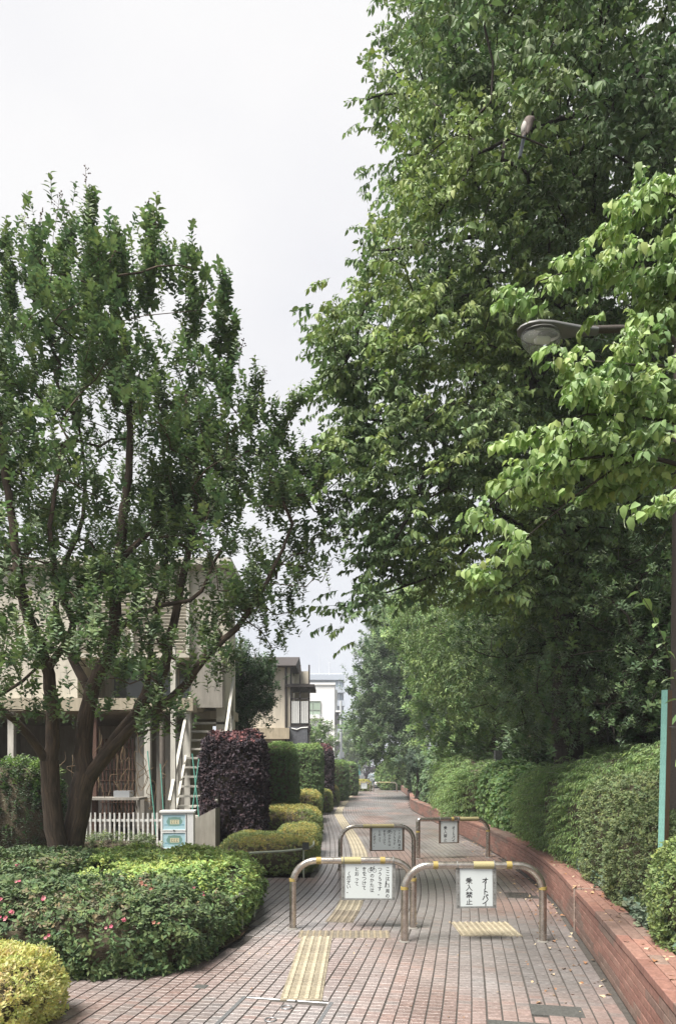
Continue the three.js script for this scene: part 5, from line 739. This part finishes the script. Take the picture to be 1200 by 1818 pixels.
  part(b, 'side_panel', boxGeo(0.12, 0.84, 0.012, 0.23, 0.43, -0.003), cw); part(b, 'door_edge', boxGeo(0.014, 0.84, 0.02, 0.165, 0.43, 0.0), frameMat);
  const c = thing('concrete_block', 'weathered pale concrete block between cabinet and purple hedge', 'block', [-2.62, 0, -13.2]); part(c, 'slab', (() => { const g = boxGeo(0.55, 0.9, 0.5, 0, 0.45, 0); const q = g.attributes.position; for (let i = 0; i < q.count; i++) if (q.getY(i) > 0.8 && q.getX(i) < 0) q.setY(i, 0.62); g.computeVertexNormals(); return g; })(), std(lin(0.4, 0.39, 0.36), { map: plasterTex, roughness: 0.9 }));
}
// ---------------------------------------------------------------- the house behind the tree
{
  const D = 15, X = (px) => (px - 600) * D / FOCAL, Yp = (py) => EYE + (HORIZON - py) * D / FOCAL;
  const cream = std(lin(0.64, 0.62, 0.56), { map: rep(plasterTex, 0.5, 0.5), roughness: 0.9 }), beige = std(lin(0.45, 0.41, 0.33), { map: rep(plasterTex, 0.6, 0.6), roughness: 0.85 }), dark = std(lin(0.05, 0.045, 0.04), { roughness: 0.8, map: grain }), grey = std(lin(0.33, 0.32, 0.3), { map: rep(plasterTex, 1, 1), roughness: 0.85 }), white = std(lin(0.62, 0.62, 0.59), { map: rep(plasterTex, 1, 1), roughness: 0.7 }), brown = std(lin(0.13, 0.07, 0.05), { map: rep(grain, 2, 6), roughness: 0.85 });
  const glass = new THREE.MeshPhysicalMaterial({ color: lin(0.2, 0.23, 0.24), roughness: 0.08, metalness: 0.0, specularIntensity: 1 });
  const h = thing('house', 'weathered cream two storey house with louvred upper front and open carport', 'house', [-5.5, 0, -D]), x = (px) => X(px) + 5.5;
  const xl = x(-160), xr = x(402), W = (a, b) => x(b) - x(a);
  part(h, 'wall', merge([boxGeo(W(330, 402), 6.2 - 4.25, 0.2, (x(330) + x(402)) / 2, (6.2 + 4.25) / 2, -0.4), boxGeo(0.2, 6.2, 1.6, x(384), 3.1, -1.35), boxGeo(W(-160, 132), 3.0, 0.2, (xl + x(132)) / 2, 4.75, -0.3), boxGeo(W(130, 332), 0.7, 0.2, (x(130) + x(332)) / 2, 5.86, -0.3), boxGeo(xr - xl - 0.25, 3.2, 0.2, (xl + xr) / 2 - 0.12, 4.6, -2.3)]), cream);
  part(h, 'carport_wall', merge([boxGeo(1.7 - xl, 3.0, 0.15, (1.7 + xl) / 2, 1.5, -5.2), boxGeo(0.15, 3.0, 4.5, 1.7, 1.5, -2.9), boxGeo(0.15, 3.0, 5, xl, 1.5, -2.6)]), beige); part(h, 'floor_slab', boxGeo(2.4 - xl, 0.22, 5.0, (2.4 + xl) / 2, 3.08, -2.85), beige); for (const [bx, by, bz, bw, bh] of [[-0.4, 0.45, -1.6, 0.9, 0.9], [0.6, 0.3, -2.2, 0.7, 0.6], [0.2, 1.3, -1.8, 1.3, 0.06], [-2.2, 0.5, -2, 1.2, 1.0], [1.2, 0.6, -1.2, 0.5, 1.2]]) part(h, 'stored_box', boxGeo(bw, bh, 0.6, bx, by, bz), grey);
  part(h, 'veranda_ceiling', boxGeo(W(130, 332), 0.1, 1.6, (x(130) + x(332)) / 2, 4.3, -1.2), cream); part(h, 'veranda_side', boxGeo(0.1, 1.1, 1.6, x(128), 3.72, -1.2), cream);
  for (let i = 0; i < 3; i++) { const w = part(h, 'window', boxGeo(0.78, 0.9, 0.03, x(165) + 0.2 + i * 0.82, 3.7, -2.0), glass); part(w, 'frame', merge([boxGeo(0.04, 0.9, 0.05, x(165) - 0.2 + i * 0.82, 3.7, -1.98), boxGeo(0.78, 0.04, 0.05, x(165) + 0.2 + i * 0.82, 4.16, -1.98)]), white); }
  part(h, 'floor_band', boxGeo(W(-100, 345), 0.28, 0.5, (x(-100) + x(345)) / 2, 3.08, -0.12), beige);
  part(h, 'lintel', boxGeo(W(130, 335), 0.1, 0.3, (x(130) + x(335)) / 2, 4.2, -0.25), cream);
  const slat = boxGeo(W(134, 330), 0.052, 0.02); for (let i = 0; i < 17; i++) part(h, 'louvre_slat', slat, cream, [(x(134) + x(330)) / 2, 4.3 + i * 0.073, -0.16], [0.5, 0, 0]);
  part(h, 'louvre_back', boxGeo(W(132, 332), 1.26, 0.03, (x(132) + x(332)) / 2, 4.88, -0.26), beige);
  for (const px of [132, 232, 332]) part(h, 'louvre_post', boxGeo(0.07, 1.28, 0.06, x(px), 4.88, -0.12), white);
  part(h, 'roof', boxGeo(xr - xl + 0.2, 0.16, 2.6, (xl + xr) / 2, 6.28, -1.3), white);
  for (const [px, c] of [[262, white], [333, white], [168, brown], [20, white]]) part(h, 'carport_post', boxGeo(px === 168 ? 0.1 : 0.13, 3.0, 0.13, x(px), 1.5, -0.05), c);
  part(h, 'side_panel', boxGeo(W(268, 332), 2.2, 0.06, (x(268) + x(332)) / 2, 1.4, -0.5), grey);
  part(h, 'grey_panel', boxGeo(W(232, 256), 2.1, 0.05, (x(232) + x(256)) / 2, 1.35, -0.42), grey);
  for (let i = 0; i < 9; i++) part(h, 'lattice_slat', boxGeo(0.035, 1.9, 0.02, x(172) + i * 0.085, 1.4, -0.4), brown);
  for (let i = 0; i < 7; i++) part(h, 'lattice_rail', boxGeo(0.78, 0.022, 0.018, x(200), 0.65 + i * 0.25, -0.378), brown);
  part(h, 'work_bench', boxGeo(W(150, 262), 0.05, 0.7, (x(150) + x(262)) / 2, 1.02, 0.3), grey); part(h, 'wash_basin', boxGeo(0.34, 0.14, 0.3, x(229), 1.12, 0.35), std(lin(0.4, 0.42, 0.44), { metalness: 0.5, roughness: 0.4 }));
  for (const px of [152, 260]) part(h, 'bench_leg', boxGeo(0.05, 1.0, 0.05, x(px), 0.5, 0.55), grey);
  part(h, 'drain_pipe', bar(V(x(293), 0.3, 0.2), V(x(293), 2.7, 0.2), 0.06, 10), std(lin(0.16, 0.14, 0.12), { map: grain, roughness: 0.8 }));
  const st = thing('outdoor_stair', 'steep white outdoor stair climbing to the house upper floor', 'stair', [-2.95, 0, -13.6]), N = 13;
  for (let i = 0; i < N; i++) part(st, 'tread', boxGeo(0.86, 0.045, 0.26), white, [0.04, 0.26 + i * 0.205, -0.1 - i * 0.165]);
  for (const s of [-1, 1]) part(st, 'stringer', beam(V(s * 0.46 + 0.04, 0.05, 0.06), V(s * 0.46 + 0.04, 2.85, -2.2), 0.05, 0.16), white);
  for (const s of [-1, 1]) { part(st, 'handrail', beam(V(s * 0.47 + 0.04, 1.0, 0), V(s * 0.47 + 0.04, 3.8, -2.25), 0.06, 0.09), white); for (let i = 0; i < 8; i++) part(st, 'baluster', boxGeo(0.022, 0.92, 0.022), i % 2 ? grey : white, [s * 0.47 + 0.04, 0.62 + i * 0.35, -0.08 - i * 0.285]); }
  part(st, 'landing', boxGeo(0.95, 0.2, 0.8, 0.04, 2.92, -2.55), beige); part(st, 'door', boxGeo(0.7, 1.35, 0.05, 0.0, 3.72, -1.66), grey); part(st, 'corner_post', boxGeo(0.1, 4.2, 0.1, -0.44, 2.1, -0.35), white);
  const net = std(lin(0.1, 0.32, 0.26), { roughness: 0.8 }); const n = thing('garden_poles', 'green garden poles leaning before the outdoor stair', 'garden poles', [-2.95, 0, -13.1]); for (const [a, b, c] of [[-0.5, -0.75, 2.0], [-0.35, -0.5, 1.75], [0.05, 0.25, 1.85], [0.35, 0.12, 1.95]]) part(n, 'pole', bar(V(a, 0.05, 0.1), V(b, c, -0.05), 0.011, 6), net);
  const vn = thing('dry_vines', 'dry tan vine stems hanging over the carport lattice', 'vines', [-5.2, 0, -14.6]), vm = bark([0.22, 0.16, 0.1]); for (let i = 0; i < 26; i++) { const vx = rr(-0.8, 1.6), top = rr(1.3, 2.7), pts = []; for (let k = 0; k < 7; k++) pts.push(V(vx + rr(-0.12, 0.12), top - k * rr(0.12, 0.26), rr(-0.06, 0.06))); const sp = smoothLine(pts, 0.06); part(vn, 'stem', tube(sp, sp.map(() => 0.007), 4), vm); }
}
// ---------------------------------------------------------------- houses farther along
{
  const at = (D) => [(px) => (px - 600) * D / FOCAL, (py) => EYE + (HORIZON - py) * D / FOCAL];
  { const D = 31, [X, Yp] = at(D), h = thing('balcony_house', 'cream house with dark timber balcony along the path', 'house', [X(500), 0, -D]), x = (p) => X(p) - X(500);
    const cream = std(lin(0.68, 0.64, 0.57), { map: rep(plasterTex, 0.4, 0.4), roughness: 0.9 }), dark = std(lin(0.05, 0.042, 0.04), { roughness: 0.75, map: grain }), white = std(lin(0.66, 0.67, 0.66), { roughness: 0.7 }), blue = std(lin(0.34, 0.39, 0.42), { roughness: 0.6 });
    const L = x(400), R = x(515), top = Yp(1185);
    part(h, 'wall', merge([boxGeo(R - L, top, 5, (L + R) / 2, top / 2, -2.5)]), cream); part(h, 'roof', (() => { const s = new THREE.Shape(); s.moveTo(-3.1, 0); s.lineTo(3.1, 0); s.lineTo(0, 0.9); s.closePath(); const g = new THREE.ExtrudeGeometry(s, { depth: R - L + 0.6, bevelEnabled: false }); g.rotateY(Math.PI / 2); g.translate(L - 0.3, top, -2.5); return g; })(), dark);
    part(h, 'ledge', boxGeo(R - L + 0.1, 0.5, 0.5, (L + R) / 2 - 0.05, Yp(1303), 0.22), std(lin(0.5, 0.44, 0.34), { map: plasterTex, roughness: 0.9 })); part(h, 'drain_pipe', bar(V(x(508), Yp(1330), 0.08), V(x(508), top, 0.08), 0.05, 8), dark);
    const bx0 = x(516), bx1 = x(549), by = Yp(1285), bt = Yp(1246);
    part(h, 'balcony_floor', boxGeo(bx1 - bx0, 0.22, 2.2, (bx0 + bx1) / 2, by - 0.1, -1.1), dark);
    for (let i = 0; i < 8; i++) part(h, 'balcony_slat', boxGeo(0.075, bt - by, 0.03), white, [bx0 + 0.07 + i * (bx1 - bx0 - 0.12) / 7.4, (by + bt) / 2 + 0.03, 0.02]);
    part(h, 'balcony_panel', boxGeo(bx1 - bx0, bt - by, 0.02, (bx0 + bx1) / 2, (by + bt) / 2, -0.03), blue);
    for (let i = 0; i < 3; i++) part(h, 'balcony_post', boxGeo(0.07, 3.2, 0.07), dark, [bx0 + 0.02 + i * (bx1 - bx0) / 2.05, by + 1.1, 0.0]);
    part(h, 'balcony_rail', boxGeo(bx1 - bx0, 0.07, 0.07, (bx0 + bx1) / 2, bt + 0.14, 0), dark); part(h, 'upper_rail', boxGeo(bx1 - bx0, 0.06, 0.06, (bx0 + bx1) / 2, bt + 0.8, 0), dark);
    part(h, 'awning', (() => { const g = boxGeo(bx1 - bx0 + 0.5, 0.12, 2.4, (bx0 + bx1) / 2, Yp(1218), -1.0); g.rotateZ(0); return g; })(), dark);
    part(h, 'balcony_wall', boxGeo(bx1 - bx0 - 0.1, 3.6, 0.1, (bx0 + bx1) / 2, by + 0.9, -2.0), cream);
    part(h, 'lean_to', (() => { const g = boxGeo(0.9, 1.5, 1.2, (bx0 + bx1) / 2 - 0.1, Yp(1320), -0.4); return g; })(), std(lin(0.13, 0.14, 0.16), { roughness: 0.8, map: grain }));
    for (let i = 0; i < 3; i++) part(h, 'brace', beam(V(bx0 + 0.1, by - 0.3 - i * 0.3, 0.1), V(bx1 - 0.1, by - 0.6 - i * 0.25, 0.1), 0.06, 0.05), i === 1 ? white : dark);
    part(h, 'air_duct', tube([V(bx0 + 0.05, by - 0.22, 0.2), V(bx0 + 0.3, by - 0.28, 0.22), V(bx0 + 0.5, by - 0.2, 0.2), V(bx1 - 0.05, by - 0.18, 0.2)], [0.03, 0.03, 0.03, 0.03], 8), white);
  }
  { const D = 62, [X, Yp] = at(D), h = thing('white_building', 'plain white building with one large window', 'building', [X(560), 0, -D]), x = (p) => X(p) - X(560), w = std(lin(0.8, 0.81, 0.82), { roughness: 0.8 }), gl = new THREE.MeshPhysicalMaterial({ color: lin(0.33, 0.42, 0.34), roughness: 0.15 }), fr = std(lin(0.3, 0.33, 0.3), { roughness: 0.6 });
    const top = Yp(1216), cut = x(594);
    part(h, 'wall', merge([boxGeo(cut - x(500), top, 8, (cut + x(500)) / 2, top / 2, -4), boxGeo(x(599) - cut, Yp(1222), 6, (cut + x(599)) / 2, Yp(1222) / 2, -4)]), w); part(h, 'parapet', boxGeo(cut - x(500) + 0.15, 0.2, 8.2, (cut + x(500)) / 2, top + 0.1, -4), w);
    const win = part(h, 'window', boxGeo(x(569) - x(540), Yp(1245) - Yp(1268), 0.06, (x(569) + x(540)) / 2, (Yp(1245) + Yp(1268)) / 2, 0.03), gl); const wy = (Yp(1245) + Yp(1268)) / 2, wh = Yp(1245) - Yp(1268);
    part(win, 'frame', merge([boxGeo(0.07, wh, 0.1, x(569), wy, 0.05), boxGeo(0.06, wh, 0.1, x(555), wy, 0.05), boxGeo(x(569) - x(540), 0.08, 0.1, (x(569) + x(540)) / 2, Yp(1245), 0.05), boxGeo(x(569) - x(540), 0.05, 0.09, (x(569) + x(540)) / 2, wy - 0.2, 0.05)]), fr);
    part(h, 'sill', boxGeo(x(568) - x(540), 0.3, 0.3, (x(568) + x(540)) / 2, Yp(1273), 0.15), w); part(h, 'wall_lamp', boxGeo(0.2, 0.3, 0.25, x(580), Yp(1294), 0.12), std(lin(0.5, 0.5, 0.5)));
    for (const [py, ph] of [[1276, 20], [1325, 14]]) { part(h, 'side_window', boxGeo(0.3, ph * D / FOCAL, 1.2, x(599), Yp(py), -0.55), std(lin(0.1, 0.1, 0.11), { roughness: 0.3 })); part(h, 'side_hood', boxGeo(0.45, 0.16, 1.5, x(600), Yp(py - ph / 2 - 3), -0.55), w); } }
  { const D = 135, [X, Yp] = at(D), h = thing('apartment_tower', 'grey apartment tower with stacked balconies and rooftop aerials', 'building', [X(580), 0, -D]), x = (p) => X(p) - X(580), g1 = std(lin(0.32, 0.37, 0.43), { map: rep(plasterTex, 0.1, 0.1), roughness: 0.8 }), g2 = std(lin(0.4, 0.45, 0.52), { roughness: 0.8 }), gl = std(lin(0.2, 0.24, 0.28), { roughness: 0.25 }), wh = std(lin(0.62, 0.66, 0.7), { roughness: 0.6 });
    part(h, 'wall', boxGeo(x(610) - x(535), Yp(1204), 12, (x(610) + x(535)) / 2, Yp(1204) / 2, -6), g1); part(h, 'roof_slab', boxGeo(x(611) - x(545), 1.0, 13, (x(611) + x(545)) / 2, Yp(1203), -6), g2); part(h, 'roof_rail', boxGeo(x(608) - x(550), 0.12, 0.12, (x(608) + x(550)) / 2, Yp(1196), 0), wh);
    for (let i = 0; i < 9; i++) part(h, 'rail_post', boxGeo(0.08, 0.9, 0.08), wh, [x(550) + i * (x(608) - x(550)) / 8, Yp(1200), 0]);
    for (let k = 0; k < 7; k++) { const y = Yp(1226) - k * 2.65; part(h, 'balcony', boxGeo(2.1, 1.1, 1.4, x(603), y, 0.7), g2); const w = part(h, 'window', boxGeo(1.5, 1.3, 0.1, x(601.5), y + 1.25, 0.06), gl); part(w, 'frame', boxGeo(0.12, 1.3, 0.14, x(601.5), y + 1.25, 0.09), wh); }
    for (const px of [572, 580]) { const w = part(h, 'window', boxGeo(0.55, 0.55, 0.1, x(px), Yp(1213), 0.06), gl); part(w, 'frame', boxGeo(0.65, 0.08, 0.14, x(px), Yp(1216), 0.09), wh); }
    part(h, 'aerial', bar(V(x(567), Yp(1200), 0), V(x(567), Yp(1162), 0), 0.06, 6), wh); part(h, 'aerial', bar(V(x(584), Yp(1200), 0), V(x(585), Yp(1175), 0), 0.08, 6), wh); }
  { const D = 72, [X, Yp] = at(D), p = thing('utility_pole', 'slim pale pole standing past the white building', 'pole', [X(605), 0, -D]), m = std(lin(0.5, 0.53, 0.56), { roughness: 0.6 }); part(p, 'shaft', tube([V(0, -0.1, 0), V(0, Yp(1244), 0)], [0.17, 0.13], 12), m); part(p, 'box', boxGeo(0.4, 0.6, 0.35, 0.15, Yp(1340), 0.1), m); part(p, 'meter', boxGeo(0.3, 0.5, 0.3, -0.3, Yp(1322), 0.05), std(lin(0.15, 0.16, 0.17))); }
  { const D = 100, [X, Yp] = at(D), k = thing('teal_kiosk', 'small teal kiosk with white base at path end', 'kiosk', [X(634), 0, -D]), teal = std(lin(0.16, 0.5, 0.48), { roughness: 0.6 }), wh = std(lin(0.7, 0.72, 0.72), { roughness: 0.7 }); part(k, 'body', boxGeo(1.15, 1.7, 1.2, -0.1, 1.95, 0), teal); part(k, 'base', boxGeo(1.5, 1.1, 1.4, 0.05, 0.55, 0), wh); part(k, 'roof', boxGeo(0.9, 0.3, 1.3, 0, 2.95, 0), teal); part(k, 'side_wall', boxGeo(0.6, 2.4, 1.1, 0.78, 1.2 + 0.3, -0.1), wh); part(k, 'door', boxGeo(0.16, 0.5, 0.06, -0.05, 1.85, 0.62), std(lin(0.05, 0.15, 0.2))); }
  shrub({ name: 'pale_shrub', label: 'whitish flowering shrub between the two far barriers', leaves: G.ivy, mat: thin, density: 60, lump: 1, rough: 0.2, depth: 0.2, up: 0.6, p: 2.2, colors: [[0.6, 0.62, 0.62], [0.5, 0.54, 0.5], [0.68, 0.68, 0.68]], size: [2.5, 4], lobes: [{ c: [3.6, 0.7, 66], r: [0.55, 0.7, 0.6] }, { c: [4.3, 0.8, 66], r: [0.5, 0.8, 0.6] }] });
  shadeTree('dark purple leaved small tree above the pale flowering shrub', V(4.2, 0, -68), [[664, 1373, 68, 0.7], [655, 1376, 68, 0.5], [676, 1371, 68, 0.6]], { name: 'plum_tree', colors: [[0.05, 0.04, 0.06], [0.06, 0.05, 0.065]], size: [2, 3], tips: 30, spread: 0.4, gapScale: 0.5 });
}

renderer.render(scene, camera);
